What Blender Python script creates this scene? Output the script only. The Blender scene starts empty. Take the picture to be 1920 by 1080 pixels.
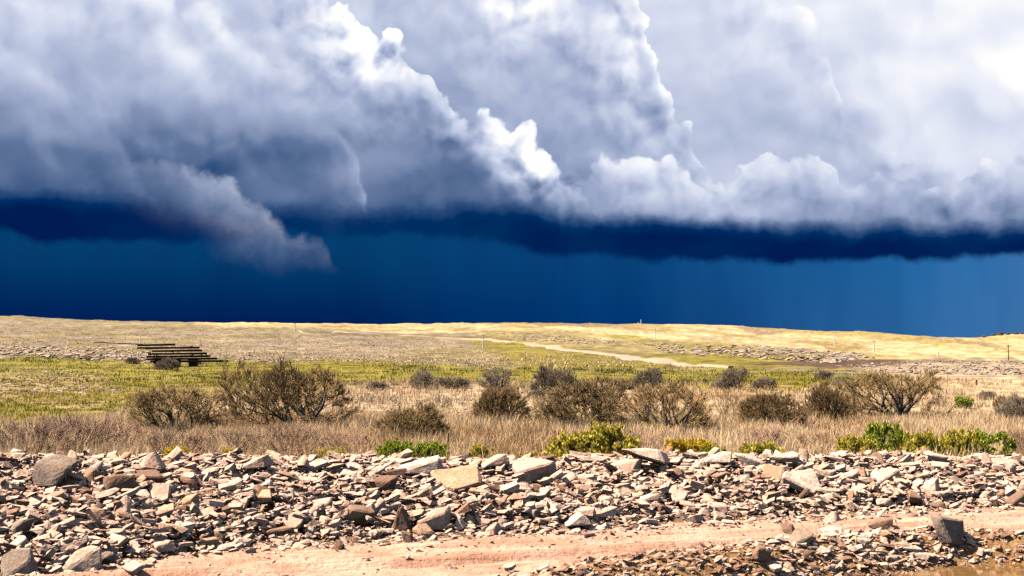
import bpy, bmesh, math, random
import numpy as np
from mathutils import Vector, Matrix, Euler

R = math.radians
rng = np.random.default_rng(11)
random.seed(5)
scene = bpy.context.scene
col = scene.collection

# ------------------------------------------------------------------ camera
CAM_Z, FPX, HORIZ = 3.0, 2666.7, 640.0
cam_data = bpy.data.cameras.new('camera')
cam_data.lens = 50.0
cam_data.sensor_width = 36.0
cam_data.clip_start = 0.1
cam_data.clip_end = 20000.0
cam = bpy.data.objects.new('camera', cam_data)
cam.location = (0, 0, CAM_Z)
cam.rotation_euler = (R(90 + 2.147), 0, 0)
col.objects.link(cam)
scene.camera = cam

# ------------------------------------------------------------------ view, sun
SUN_EL, SUN_ROT = 52.0, 271.0
EXPOSURE = 1.2
scene.view_settings.view_transform = 'Standard'
scene.view_settings.look = 'None'
scene.view_settings.gamma = 1.0
scene.view_settings.exposure = EXPOSURE
scene.view_settings.use_curve_mapping = False
scene.cycles.use_denoising = False
scene.cycles.max_bounces = 5
scene.cycles.diffuse_bounces = 0
scene.cycles.glossy_bounces = 2
scene.cycles.transparent_max_bounces = 4
sd = bpy.data.lights.new('sun', 'SUN')
sd.energy = 5.0
sd.angle = R(0.53)
sd.color = (1.0, 0.92, 0.80)
sun = bpy.data.objects.new('sun', sd)
to_sun = Vector((math.sin(R(SUN_ROT)) * math.cos(R(SUN_EL)), math.cos(R(SUN_ROT)) * math.cos(R(SUN_EL)), math.sin(R(SUN_EL))))
sun.rotation_euler = to_sun.to_track_quat('Z', 'Y').to_euler()
sun.location = (0, 0, 60)
col.objects.link(sun)

# ------------------------------------------------------------------ node helper
class G:
    """small expression helper over a node tree"""
    def __init__(s, tree):
        s.t = tree; s.n = tree.nodes; s.l = tree.links
    def new(s, kind, **kw):
        n = s.n.new(kind)
        for k, v in kw.items(): setattr(n, k, v)
        return n
    def put(s, sock, v):
        if isinstance(v, (int, float)): sock.default_value = v
        elif isinstance(v, (tuple, list)):
            sock.default_value = tuple(v) if len(v) == len(sock.default_value) else tuple(v) + (1.0,)
        else: s.l.new(v, sock)
    def m(s, op, a, b=0.0, c=None, clamp=False):
        n = s.new('ShaderNodeMath', operation=op); n.use_clamp = clamp
        s.put(n.inputs[0], a); s.put(n.inputs[1], b)
        if c is not None: s.put(n.inputs[2], c)
        return n.outputs[0]
    def add(s, a, b): return s.m('ADD', a, b)
    def sub(s, a, b): return s.m('SUBTRACT', a, b)
    def mul(s, a, b): return s.m('MULTIPLY', a, b)
    def mad(s, a, b, c): return s.m('MULTIPLY_ADD', a, b, c)
    def vm(s, op, a, b=None):
        n = s.new('ShaderNodeVectorMath', operation=op); s.put(n.inputs[0], a)
        if b is not None: s.put(n.inputs[1], b)
        return n.outputs[0]
    def sstep(s, x, a, b):
        n = s.new('ShaderNodeMapRange', interpolation_type='SMOOTHSTEP')
        s.put(n.inputs[0], x); s.put(n.inputs[1], a); s.put(n.inputs[2], b)
        return n.outputs[0]
    def lin(s, x, a, b, c=0.0, d=1.0):
        n = s.new('ShaderNodeMapRange'); n.clamp = True
        for i, v in enumerate((x, a, b, c, d)): s.put(n.inputs[i], v)
        return n.outputs[0]
    def mixf(s, f, a, b):
        n = s.new('ShaderNodeMix', data_type='FLOAT')
        s.put(n.inputs[0], f); s.put(n.inputs[2], a); s.put(n.inputs[3], b)
        return n.outputs[0]
    def mixc(s, f, a, b, mode='MIX'):
        n = s.new('ShaderNodeMix', data_type='RGBA', blend_type=mode)
        s.put(n.inputs[0], f); s.put(n.inputs[6], a); s.put(n.inputs[7], b)
        return n.outputs[2]
    def xyz(s, x, y, z):
        n = s.new('ShaderNodeCombineXYZ')
        s.put(n.inputs[0], x); s.put(n.inputs[1], y); s.put(n.inputs[2], z)
        return n.outputs[0]
    def noise(s, p, scale, detail=4.0, rough=0.55, out='Fac', dist=0.0, dim='3D'):
        n = s.new('ShaderNodeTexNoise'); n.noise_dimensions = dim
        if p is not None: s.put(n.inputs['Vector'], p)
        n.inputs['Scale'].default_value = scale; n.inputs['Detail'].default_value = detail
        n.inputs['Roughness'].default_value = rough; n.inputs['Distortion'].default_value = dist
        return n.outputs[out]
    def voro(s, p, scale, detail=3.0, rough=0.5):
        n = s.new('ShaderNodeTexVoronoi', feature='F1', voronoi_dimensions='2D')
        s.put(n.inputs['Vector'], p); n.inputs['Scale'].default_value = scale
        n.inputs['Detail'].default_value = detail; n.inputs['Roughness'].default_value = rough
        return n.outputs['Distance']
    def ramp(s, x, stops, interp='LINEAR'):
        n = s.new('ShaderNodeValToRGB'); s.put(n.inputs[0], x)
        e = n.color_ramp.elements; n.color_ramp.interpolation = interp
        while len(e) < len(stops): e.new(0.5)
        for el, (p, c) in zip(e, stops):
            el.position = p; el.color = tuple(c) + (1.0,)
        return n.outputs[0]
    def curve(s, x, pts, kind='AUTO_CLAMPED'):
        n = s.new('ShaderNodeFloatCurve'); s.put(n.inputs['Value'], x)
        c = n.mapping.curves[0]
        pts = sorted(pts)
        c.points[0].location = pts[0]; c.points[-1].location = pts[-1]
        for p in pts[1:-1]: c.points.new(p[0], p[1])
        for p in c.points: p.handle_type = kind
        n.mapping.use_clip = False
        n.mapping.update()
        return n.outputs[0]

def srgb(*c):
    return tuple((v / 255 / 12.92) if v / 255 <= 0.04045 else ((v / 255 + 0.055) / 1.055) ** 2.4 for v in c)

# ------------------------------------------------------------------ sky: storm front ahead, clear sky overhead and behind
def build_world():
    w = bpy.data.worlds.new('World'); scene.world = w; w.use_nodes = True
    w.node_tree.nodes.clear()
    g = G(w.node_tree)
    d = g.new('ShaderNodeTexCoord').outputs['Generated']
    sp = g.new('ShaderNodeSeparateXYZ'); g.put(sp.inputs[0], d)
    x, y, z = sp.outputs
    az = g.m('ARCTAN2', x, y)
    el = g.m('ARCSINE', z)
    UA, VA = 0.3456, 0.2374
    u0 = g.mul(az, 1 / UA); v0 = g.mul(el, 1 / VA)
    P0 = g.xyz(g.mul(u0, 1.5), v0, 0.0)
    def uv(px, py):
        a, b = (px - 960) / FPX, (540 - py) / FPX
        p = R(2.147)
        dx, dy, dz = a, math.cos(p) - b * math.sin(p), math.sin(p) + b * math.cos(p)
        return math.atan2(dx, dy) / UA, math.atan2(dz, math.hypot(dx, dy)) / VA
    U0, U1, V0, V1 = -1.7, 1.7, -0.3, 2.2
    def pts(lst):
        o = []
        for px, py in lst:
            a, b = uv(px, py); o.append(((a - U0) / (U1 - U0), (b - V0) / (V1 - V0)))
        if o[0][0] > 0: o.insert(0, (0.0, o[0][1]))
        if o[-1][0] < 1: o.append((1.0, o[-1][1]))
        return o
    # puffy displacement of the lookup position
    def warp(seed, a1, s1, a2, s2):
        q = g.vm('ADD', P0, (seed, seed * 0.7, seed * 1.3))
        n1 = g.noise(q, s1, 5.0, 0.6, 'Color', dim='2D')
        n1 = g.vm('SUBTRACT', n1, (0.5, 0.5, 0.5))
        w1 = g.new('ShaderNodeVectorMath', operation='SCALE'); g.put(w1.inputs[0], n1); w1.inputs[3].default_value = a1
        qq = g.vm('ADD', q, w1.outputs[0])
        b = g.voro(qq, s2, 2.0, 0.5)
        return qq, w1.outputs[0], b
    def layer(seed, edge, a1=0.16, s1=3.0, a2=0.12, s2=7.0, soft=0.012):
        """returns depth below the edge (v units), mask, relief"""
        q, wv, b = warp(seed, a1, s1, a2, s2)
        spw = g.new('ShaderNodeSeparateXYZ'); g.put(spw.inputs[0], wv)
        u = g.add(u0, g.mul(spw.outputs[0], 0.7)); v = g.add(v0, spw.outputs[1])
        e = g.curve(g.lin(u, U0, U1), pts(edge))
        ev = g.mad(e, V1 - V0, V0)
        dep = g.sub(ev, v)
        dep = g.add(dep, g.mul(g.sub(0.42, b), a2))
        mask = g.sstep(dep, -soft, soft)
        b2 = g.voro(g.vm('ADD', q, (0.02, 0.04, 0.0)), s2, 2.0, 0.5)
        relief = g.sub(b2, b)          # >0 on the side that faces up and right
        return dep, mask, relief
    RAMP = [(0.0, srgb(0, 28, 82)), (0.16, srgb(0, 48, 100)), (0.30, srgb(48, 80, 126)), (0.46, srgb(98, 119, 158)),
            (0.64, srgb(160, 173, 205)), (0.80, srgb(206, 214, 235)), (0.90, srgb(232, 236, 248)), (1.0, (1.0, 1.0, 1.0))]
    def over(base, lay, dark, rim, rimk, body, relk, gain=None, strength=1.0, fl=0.2, relG_k=0.5):
        dep, mask, rel = lay
        r = g.m('POWER', 2.718, g.mul(dep, -1.0 / rimk))
        r = g.m('MINIMUM', r, 1.0)
        r2 = g.m('MINIMUM', g.m('POWER', 2.718, g.mul(dep, -0.4 / rimk)), 1.0)
        L = g.add(g.add(body, g.mul(r, rim)), g.mul(g.mul(rel, relk), g.mad(r2, 1 - fl, fl)))
        L = g.add(L, g.mul(relG, relG_k))
        if gain is not None: L = g.add(L, g.mul(gain, g.mad(rel, 1.2, 0.8)))
        if dark is not None: L = g.sub(L, dark)
        return g.mixf(g.mul(mask, strength) if strength != 1.0 else mask, base, L)
    big = g.noise(P0, 1.6, 3.0, 0.5, dim='2D')
    fine = g.noise(P0, 6.0, 5.0, 0.55, dim='2D')
    PW = g.vm('ADD', P0, g.xyz(g.mul(g.sub(fine, 0.5), 0.12), g.mul(g.sub(big, 0.5), 0.2), 0.0))
    relG = g.sub(g.noise(PW, 2.1, 3.5, 0.5, dim='2D'), g.noise(g.vm('ADD', PW, (0.03, 0.065, 0.0)), 2.1, 3.5, 0.5, dim='2D'))
    # backdrop of high cloud
    L = g.add(0.80, g.mul(g.sub(big, 0.5), 0.35))
    L = g.add(L, g.mul(g.sub(fine, 0.5), 0.10))
    L = g.add(L, g.lin(u0, -0.2, 1.0, -0.04, 0.06))
    L = g.add(L, g.mul(relG, 0.55))
    def dk(py0, py1, amt):    # darkening towards the cloud base, sky rows py0 (top) to py1 (bottom)
        a, b = uv(960, py0)[1], uv(960, py1)[1]
        vv = g.add(v0, g.mul(g.sub(big, 0.5), 0.22))
        return g.lin(vv, b, a, amt, 0.0)
    def puff(px, py, rx, ry, amt):       # a sunlit head of cloud
        a, b = uv(px, py)
        du = g.mul(g.sub(u0, a), 960.0 / rx); dv = g.mul(g.sub(v0, b), 640.0 / ry)
        return g.mul(g.m('POWER', 2.718, g.mul(g.add(g.mul(du, du), g.mul(dv, dv)), -1.0)), amt)
    l1 = layer(3.1, [(1180, -300), (1400, -60), (1530, 40), (1565, 140), (1570, 190), (1640, 240), (1700, 280), (1920, 330)], 0.14, 2.6, 0.10, 5.5, 0.02)
    L = over(L, l1, dk(60, 330, 0.10), 0.07, 0.05, 0.83, 0.26, None, 1.0, 0.2, 0.35)
    l2 = layer(7.7, [(1000, -420), (1190, -40), (1222, 60), (1240, 150), (1300, 225), (1310, 240), (1330, 300), (1600, 420)], 0.11, 3.6, 0.11, 7.0, 0.010)
    L = over(L, l2, dk(-40, 330, 0.20), 0.26, 0.12, 0.77, 0.26, g.add(puff(975, 20, 90, 70, 0.24), puff(1170, 120, 90, 150, 0.14)), 1.0, 0.2, 0.4)
    l3 = layer(12.4, [(380, -300), (560, -60), (640, 5), (720, 50), (800, 120), (870, 200), (940, 212), (1000, 232), (1060, 285), (1100, 340), (1130, 400), (1500, 440)], 0.10, 4.0, 0.10, 7.5, 0.010)
    L = over(L, l3, dk(130, 440, 0.40), 0.10, 0.07, 0.745, 0.36, g.add(g.add(puff(700, 70, 85, 75, 0.36), puff(1010, 275, 95, 85, 0.50)), puff(840, 340, 170, 70, -0.14)), 1.0, 0.12, 0.6)
    l4 = layer(21.9, [(-300, -300), (120, -80), (330, 0), (450, 50), (530, 110), (600, 190), (650, 270), (665, 330), (700, 420), (1100, 470)], 0.13, 3.0, 0.10, 5.5, 0.045)
    L = over(L, l4, dk(80, 440, 0.48), 0.13, 0.06, 0.79, 0.22, g.add(puff(470, 285, 210, 55, -0.16), puff(250, 300, 130, 60, -0.05)), 1.0, 0.10, 0.6)
    l4b = layer(26.2, [(-300, -60), (-60, 60), (60, 110), (130, 150), (190, 190), (240, 250), (275, 330), (330, 420), (1000, 470)], 0.13, 3.2, 0.10, 5.0, 0.05)
    L = over(L, l4b, dk(120, 440, 0.50), 0.10, 0.07, 0.76, 0.2, None, 0.75, 0.10, 0.5)
    l5 = layer(31.3, [(980, 430), (1060, 345), (1120, 300), (1220, 280), (1290, 310), (1345, 345), (1385, 300), (1440, 275), (1540, 280), (1600, 330), (1640, 300), (1700, 295), (1760, 335), (1810, 320), (1920, 285), (2200, 250)], 0.07, 5.0, 0.075, 8.0, 0.010)
    l5 = (l5[0], g.mul(l5[1], g.sstep(u0, uv(1040, 300)[0], uv(1190, 300)[0])), l5[2])
    L = over(L, l5, dk(310, 470, 0.36), 0.07, 0.05, 0.80, 0.22, None, 1.0, 0.3, 0.4)
    # dark flat base, ragged, and the rain under it
    q, wv, b = warp(44.0, 0.12, 6.0, 0.1, 7.0)
    spw = g.new('ShaderNodeSeparateXYZ'); g.put(spw.inputs[0], wv)
    vb = g.add(v0, g.mul(spw.outputs[1], 0.6))
    ub = g.lin(g.add(u0, g.mul(spw.outputs[0], 0.5)), U0, U1)
    e1 = g.mad(g.curve(ub, pts([(-100, 372), (0, 380), (250, 392), (450, 410), (640, 402), (900, 402), (1100, 425), (1300, 428), (1500, 440), (1650, 446), (1800, 444), (2000, 436)])), V1 - V0, V0)
    e2 = g.mad(g.curve(ub, pts([(-100, 420), (0, 428), (90, 450), (280, 452), (420, 448), (640, 438), (860, 440), (960, 462), (1130, 478), (1280, 490), (1650, 490), (1920, 480), (2100, 476)])), V1 - V0, V0)
    under = g.m('MULTIPLY', g.sstep(g.sub(e1, vb), -0.05, 0.03), g.lin(u0, -3.0, -2.2))
    baseL = g.add(g.add(0.02, puff(640, 425, 330, 90, 0.11)), g.add(g.mul(g.sub(fine, 0.5), 0.16), g.mul(g.sub(big, 0.5), 0.25)))
    L = g.mixf(g.sstep(g.sub(e1, vb), -0.055, 0.03), L, baseL)
    cloud = g.ramp(L, RAMP)
    rleft = g.mixc(g.sstep(v0, 0.02, 0.30), srgb(0, 30, 86), srgb(4, 62, 112))
    rmid = g.mixc(g.sstep(v0, 0.0, 0.28), srgb(0, 54, 114), srgb(8, 66, 122))
    rright = g.mixc(g.sstep(v0, 0.0, 0.26), srgb(46, 104, 162), srgb(34, 104, 166))
    su = g.add(u0, g.mul(g.sub(g.noise(g.xyz(g.mul(u0, 3.0), g.mul(v0, 0.35), 5.0), 1.6, 4.0, 0.5), 0.5), 0.5))
    rain = g.mixc(g.sstep(su, -0.45, 0.25), rleft, rmid)
    rain = g.mixc(g.sstep(su, 0.15, 1.0), rain, rright)
    rain = g.mixc(g.mul(g.sstep(su, 0.75, 1.15), 0.8), rain, srgb(86, 132, 190))
    shaft = g.noise(g.xyz(g.mul(u0, 5.0), g.add(g.mul(v0, 0.5), g.mul(u0, 0.5)), 2.0), 1.5, 4.0, 0.55)
    rain = g.mixc(1.0, rain, g.mixc(shaft, (0.72, 0.74, 0.78), (1.28, 1.26, 1.2)), 'MULTIPLY')
    cloud = g.mixc(g.sstep(g.sub(e2, vb), -0.016, 0.016), cloud, rain)
    # torn scud hanging in front of the dark base
    def scud(seed, top, bot, body, a1, s1):
        dep, mask, rel = layer(seed, top, a1, s1, 0.03, 9.0, 0.03)
        eb = g.mad(g.curve(g.lin(u0, U0, U1), pts(bot)), V1 - V0, V0)
        up = g.sub(v0, g.add(eb, g.mul(g.sub(fine, 0.5), 0.14)))
        mk = g.mul(mask, g.sstep(up, -0.03, 0.27))
        LL = g.add(g.add(body, g.mul(rel, 0.14)), g.mul(g.m('POWER', 2.718, g.mul(dep, -14.0)), 0.10))
        LL = g.add(LL, g.mul(g.sub(fine, 0.5), 0.2))
        return mk, g.ramp(LL, RAMP)
    mk, c7 = scud(52.0, [(120, 330), (230, 300), (310, 312), (385, 326), (440, 342), (478, 392), (530, 424), (580, 440), (606, 470), (614, 500), (700, 570)],
                  [(120, 370), (250, 395), (340, 432), (400, 466), (450, 488), (540, 500), (615, 500), (700, 480)], 0.61, 0.13, 5.0)
    cloud = g.mixc(g.mul(g.mul(mk, 0.85), g.sstep(u0, -0.92, -0.55)), cloud, c7)
    mk, c8 = scud(57.0, [(420, 430), (470, 362), (520, 350), (580, 360), (640, 385), (700, 420), (760, 450)],
                  [(400, 400), (480, 404), (560, 412), (640, 412), (760, 408)], 0.40, 0.06, 6.0)
    cloud = g.mixc(g.mul(mk, 0.6), cloud, c8)
    # the storm fills the sky ahead; it thins out to the sides and overhead
    edge = g.add(g.mul(g.m('ABSOLUTE', az), 0.34), g.mul(el, 0.95))
    edge = g.add(edge, g.mul(g.sub(g.noise(d, 2.2, 3.0, 0.55), 0.5), 0.25))
    storm = g.sstep(edge, 0.62, 0.46)
    bits = g.mul(g.sstep(g.noise(d, 3.2, 3.0, 0.55), 0.66, 0.78), 0.8)
    bits = g.m('MULTIPLY', bits, g.sstep(el, 0.0, 0.2))
    sky = g.new('ShaderNodeTexSky', sky_type='NISHITA')
    sky.sun_disc = False; sky.sun_elevation = R(SUN_EL); sky.sun_rotation = R(SUN_ROT)
    b1 = g.new('ShaderNodeBackground'); g.put(b1.inputs[0], sky.outputs[0]); b1.inputs[1].default_value = 0.05
    k = 2.0 ** (-EXPOSURE)
    b2 = g.new('ShaderNodeBackground'); g.put(b2.inputs[0], cloud); b2.inputs[1].default_value = k
    b3 = g.new('ShaderNodeBackground'); b3.inputs[0].default_value = (0.8, 0.83, 0.9, 1); b3.inputs[1].default_value = k
    mA = g.new('ShaderNodeMixShader'); g.put(mA.inputs[0], bits); g.l.new(b1.outputs[0], mA.inputs[1]); g.l.new(b3.outputs[0], mA.inputs[2])
    mB = g.new('ShaderNodeMixShader'); g.put(mB.inputs[0], storm); g.l.new(mA.outputs[0], mB.inputs[1]); g.l.new(b2.outputs[0], mB.inputs[2])
    out = g.new('ShaderNodeOutputWorld'); g.l.new(mB.outputs[0], out.inputs[0])
    w.cycles.sampling_method = 'MANUAL'; w.cycles.sample_map_resolution = 512
build_world()

# ------------------------------------------------------------------ helpers: noise, meshes, tags
def _hash(ix, iy, seed):
    h = (ix.astype(np.int64) * 374761393 + iy.astype(np.int64) * 668265263 + seed * 2147483647 + 1013904223) & 0xffffffff
    h = ((h ^ (h >> 13)) * 1274126177) & 0xffffffff
    return ((h ^ (h >> 16)) & 0xffff) / 65535.0
def vnoise(x, y, seed=0):
    x = np.asarray(x, float); y = np.asarray(y, float)
    ix, iy = np.floor(x), np.floor(y); fx, fy = x - ix, y - iy
    ux, uy = fx * fx * (3 - 2 * fx), fy * fy * (3 - 2 * fy)
    a, b = _hash(ix, iy, seed), _hash(ix + 1, iy, seed)
    c, d = _hash(ix, iy + 1, seed), _hash(ix + 1, iy + 1, seed)
    return (a + (b - a) * ux) * (1 - uy) + (c + (d - c) * ux) * uy
def fbm(x, y, seed=0, octv=4, rough=0.5):
    t, amp, tot, f = 0.0, 1.0, 0.0, 1.0
    for i in range(octv):
        t = t + amp * (vnoise(x * f, y * f, seed + i * 17) - 0.5); tot += amp; amp *= rough; f *= 2.03
    return t / tot                                   # about -0.5 .. 0.5
def sstep(a, b, x):
    t = np.clip((x - a) / (b - a), 0, 1); return t * t * (3 - 2 * t)

def mesh_np(name, V, F, mat=None, smooth=False, attrs=None, corner=None):
    V = np.ascontiguousarray(V, dtype=np.float32); F = np.ascontiguousarray(F, dtype=np.int32)
    n = F.shape[1]
    me = bpy.data.meshes.new(name)
    me.vertices.add(len(V)); me.vertices.foreach_set('co', V.ravel())
    me.loops.add(F.size); me.loops.foreach_set('vertex_index', F.ravel())
    me.polygons.add(len(F)); me.polygons.foreach_set('loop_start', np.arange(0, F.size, n, dtype=np.int32))
    me.polygons.foreach_set('use_smooth', np.full(len(F), smooth, dtype=bool))
    me.update(calc_edges=True)
    for k, a in (attrs or {}).items():
        a = np.asarray(a, dtype=np.float32)
        if a.ndim == 1:
            at = me.attributes.new(k, 'FLOAT', 'POINT'); at.data.foreach_set('value', a)
        else:
            at = me.attributes.new(k, 'FLOAT_COLOR', 'POINT'); at.data.foreach_set('color', np.c_[a, np.ones(len(a))].astype(np.float32).ravel())
    if mat: me.materials.append(mat)
    return me
def link(name, me, parent=None, loc=(0, 0, 0), rot=(0, 0, 0), scale=(1, 1, 1)):
    o = bpy.data.objects.new(name, me); col.objects.link(o)
    o.location = loc; o.rotation_euler = rot; o.scale = scale
    if parent is not None: o.parent = parent
    return o
def tag(o, label=None, cat=None, group=None, kind=None):
    if label: o['label'] = label
    if cat: o['category'] = cat
    if group: o['group'] = group
    if kind: o['kind'] = kind
    return o
def grid_faces(nr, nc):
    i = np.arange(nr * nc).reshape(nr, nc)
    return np.c_[i[:-1, :-1].ravel(), i[:-1, 1:].ravel(), i[1:, 1:].ravel(), i[1:, :-1].ravel()]

# ------------------------------------------------------------------ materials
def new_mat(name, rough=0.9):
    m = bpy.data.materials.new(name); m.use_nodes = True
    g = G(m.node_tree); b = g.n['Principled BSDF']
    b.inputs['Roughness'].default_value = rough
    b.inputs['Specular IOR Level'].default_value = 0.25
    return m, g, b
def bump(g, b, h, dist, strength=1.0):
    n = g.new('ShaderNodeBump'); n.inputs['Strength'].default_value = strength; n.inputs['Distance'].default_value = dist
    g.put(n.inputs['Height'], h); g.l.new(n.outputs[0], b.inputs['Normal'])
def attr(g, name, out='Fac'):
    n = g.new('ShaderNodeAttribute'); n.attribute_name = name; return n.outputs[out]

def mat_ground():
    m, g, b = new_mat('ground_soil_and_grass', 0.95)
    P = g.new('ShaderNodeNewGeometry').outputs['Position']
    n1 = g.noise(P, 0.35, 4.0, 0.6); n2 = g.noise(P, 2.2, 3.0, 0.6)
    c = attr(g, 'zone', 'Color')
    hs = g.mixc(g.sstep(n1, 0.36, 0.66), (0.62, 0.60, 0.50), (1.22, 1.20, 1.15))
    c = g.mixc(1.0, c, hs, 'MULTIPLY')
    hs = g.mixc(g.sstep(n2, 0.3, 0.7), (0.72, 0.72, 0.70), (1.2, 1.2, 1.2))
    c = g.mixc(1.0, c, hs, 'MULTIPLY')
    g.put(b.inputs['Base Color'], c)
    bump(g, b, n2, 0.22, 0.6)
    return m
def mat_earth(name, c1, c2, c3, scale=1.0, bd=0.03):
    m, g, b = new_mat(name, 0.95)
    P = g.new('ShaderNodeNewGeometry').outputs['Position']
    n1 = g.noise(P, 0.9 * scale, 5.0, 0.6); n2 = g.noise(P, 9.0 * scale, 5.0, 0.65)
    c = g.mixc(g.sstep(n1, 0.35, 0.65), c1, c2)
    c = g.mixc(g.mul(g.sstep(n2, 0.52, 0.72), 0.75), c, c3)
    hgt = g.add(n2, g.mul(n1, 0.5))
    if name == 'pink_dirt':      # drag marks and damp streaks along the road
        def dot(v):
            n = g.new('ShaderNodeVectorMath', operation='DOT_PRODUCT'); g.put(n.inputs[0], P); g.put(n.inputs[1], v); return n.outputs['Value']
        q = g.xyz(g.mul(dot((0.9385, 0.3453, 0)), 0.22), g.mul(dot((-0.3453, 0.9385, 0)), 2.6), 0.0)
        n3 = g.noise(q, 1.6, 5.0, 0.65)
        c = g.mixc(g.mul(g.sstep(n3, 0.52, 0.66), 0.7), c, (0.42, 0.235, 0.15))
        c = g.mixc(g.mul(g.sstep(n3, 0.46, 0.34), 0.6), c, (0.74, 0.56, 0.43))
        hgt = g.add(hgt, g.mul(n3, 1.2))
    g.put(b.inputs['Base Color'], c)
    bump(g, b, hgt, bd, 1.0)
    return m
def mat_rock(name, stops, rand='object'):
    m, g, b = new_mat(name, 0.9)
    tc = g.new('ShaderNodeTexCoord').outputs['Object'] if rand == 'object' else g.new('ShaderNodeNewGeometry').outputs['Position']
    if rand == 'object':
        oi = g.new('ShaderNodeObjectInfo'); rv = oi.outputs['Random']
        P = g.new('ShaderNodeNewGeometry').outputs['Position']
    else:
        rv = attr(g, 'tint'); P = tc
    c = g.ramp(rv, stops)
    n1 = g.noise(P, 3.0, 5.0, 0.6); n2 = g.noise(P, 22.0, 4.0, 0.65)
    c = g.mixc(g.mul(g.sstep(n1, 0.5, 0.68), 0.55), c, (0.42, 0.26, 0.17))
    c = g.mixc(g.mul(g.sstep(n1, 0.48, 0.32), 0.35), c, (0.16, 0.125, 0.11))
    k = g.mixc(g.sstep(n2, 0.3, 0.7), (0.76, 0.75, 0.74), (1.14, 1.13, 1.12))
    c = g.mixc(1.0, c, k, 'MULTIPLY')
    g.put(b.inputs['Base Color'], c)
    bump(g, b, g.add(g.mul(n1, 1.2), g.mul(n2, 0.5)), 0.035, 1.0)
    return m
def mat_tint(name, stops, rough=0.85, attrname='tint', objvar=0.0, trans=0.0):
    m, g, b = new_mat(name, rough)
    v = attr(g, attrname)
    if objvar:
        oi = g.new('ShaderNodeObjectInfo').outputs['Random']
        v = g.add(g.mul(v, 1 - objvar), g.mul(oi, objvar))
    g.put(b.inputs['Base Color'], g.ramp(v, stops))
    if trans:
        t = g.new('ShaderNodeBsdfTranslucent'); g.put(t.inputs[0], g.ramp(v, stops))
        mx = g.new('ShaderNodeMixShader'); mx.inputs[0].default_value = trans
        g.l.new(b.outputs[0], mx.inputs[1]); g.l.new(t.outputs[0], mx.inputs[2])
        g.l.new(mx.outputs[0], g.n['Material Output'].inputs[0])
    return m
def mat_plain(name, c1, c2, scale=6.0, rough=0.8, stretch=None):
    m, g, b = new_mat(name, rough)
    P = g.new('ShaderNodeTexCoord').outputs['Object']
    if stretch: P = g.vm('MULTIPLY', P, stretch)
    n = g.noise(P, scale, 4.0, 0.6)
    g.put(b.inputs['Base Color'], g.mixc(g.sstep(n, 0.3, 0.7), c1, c2))
    bump(g, b, n, 0.01, 0.6)
    return m
ROCKS_PALE = [(0.0, (0.55, 0.43, 0.35)), (0.25, (0.64, 0.53, 0.45)), (0.5, (0.70, 0.60, 0.52)), (0.75, (0.58, 0.45, 0.37)), (1.0, (0.66, 0.57, 0.51))]
ROCKS_MIX = [(0.0, (0.14, 0.09, 0.07)), (0.2, (0.33, 0.215, 0.15)), (0.4, (0.58, 0.45, 0.36)), (0.6, (0.70, 0.58, 0.49)), (0.82, (0.60, 0.47, 0.39)), (1.0, (0.46, 0.31, 0.21))]
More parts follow.
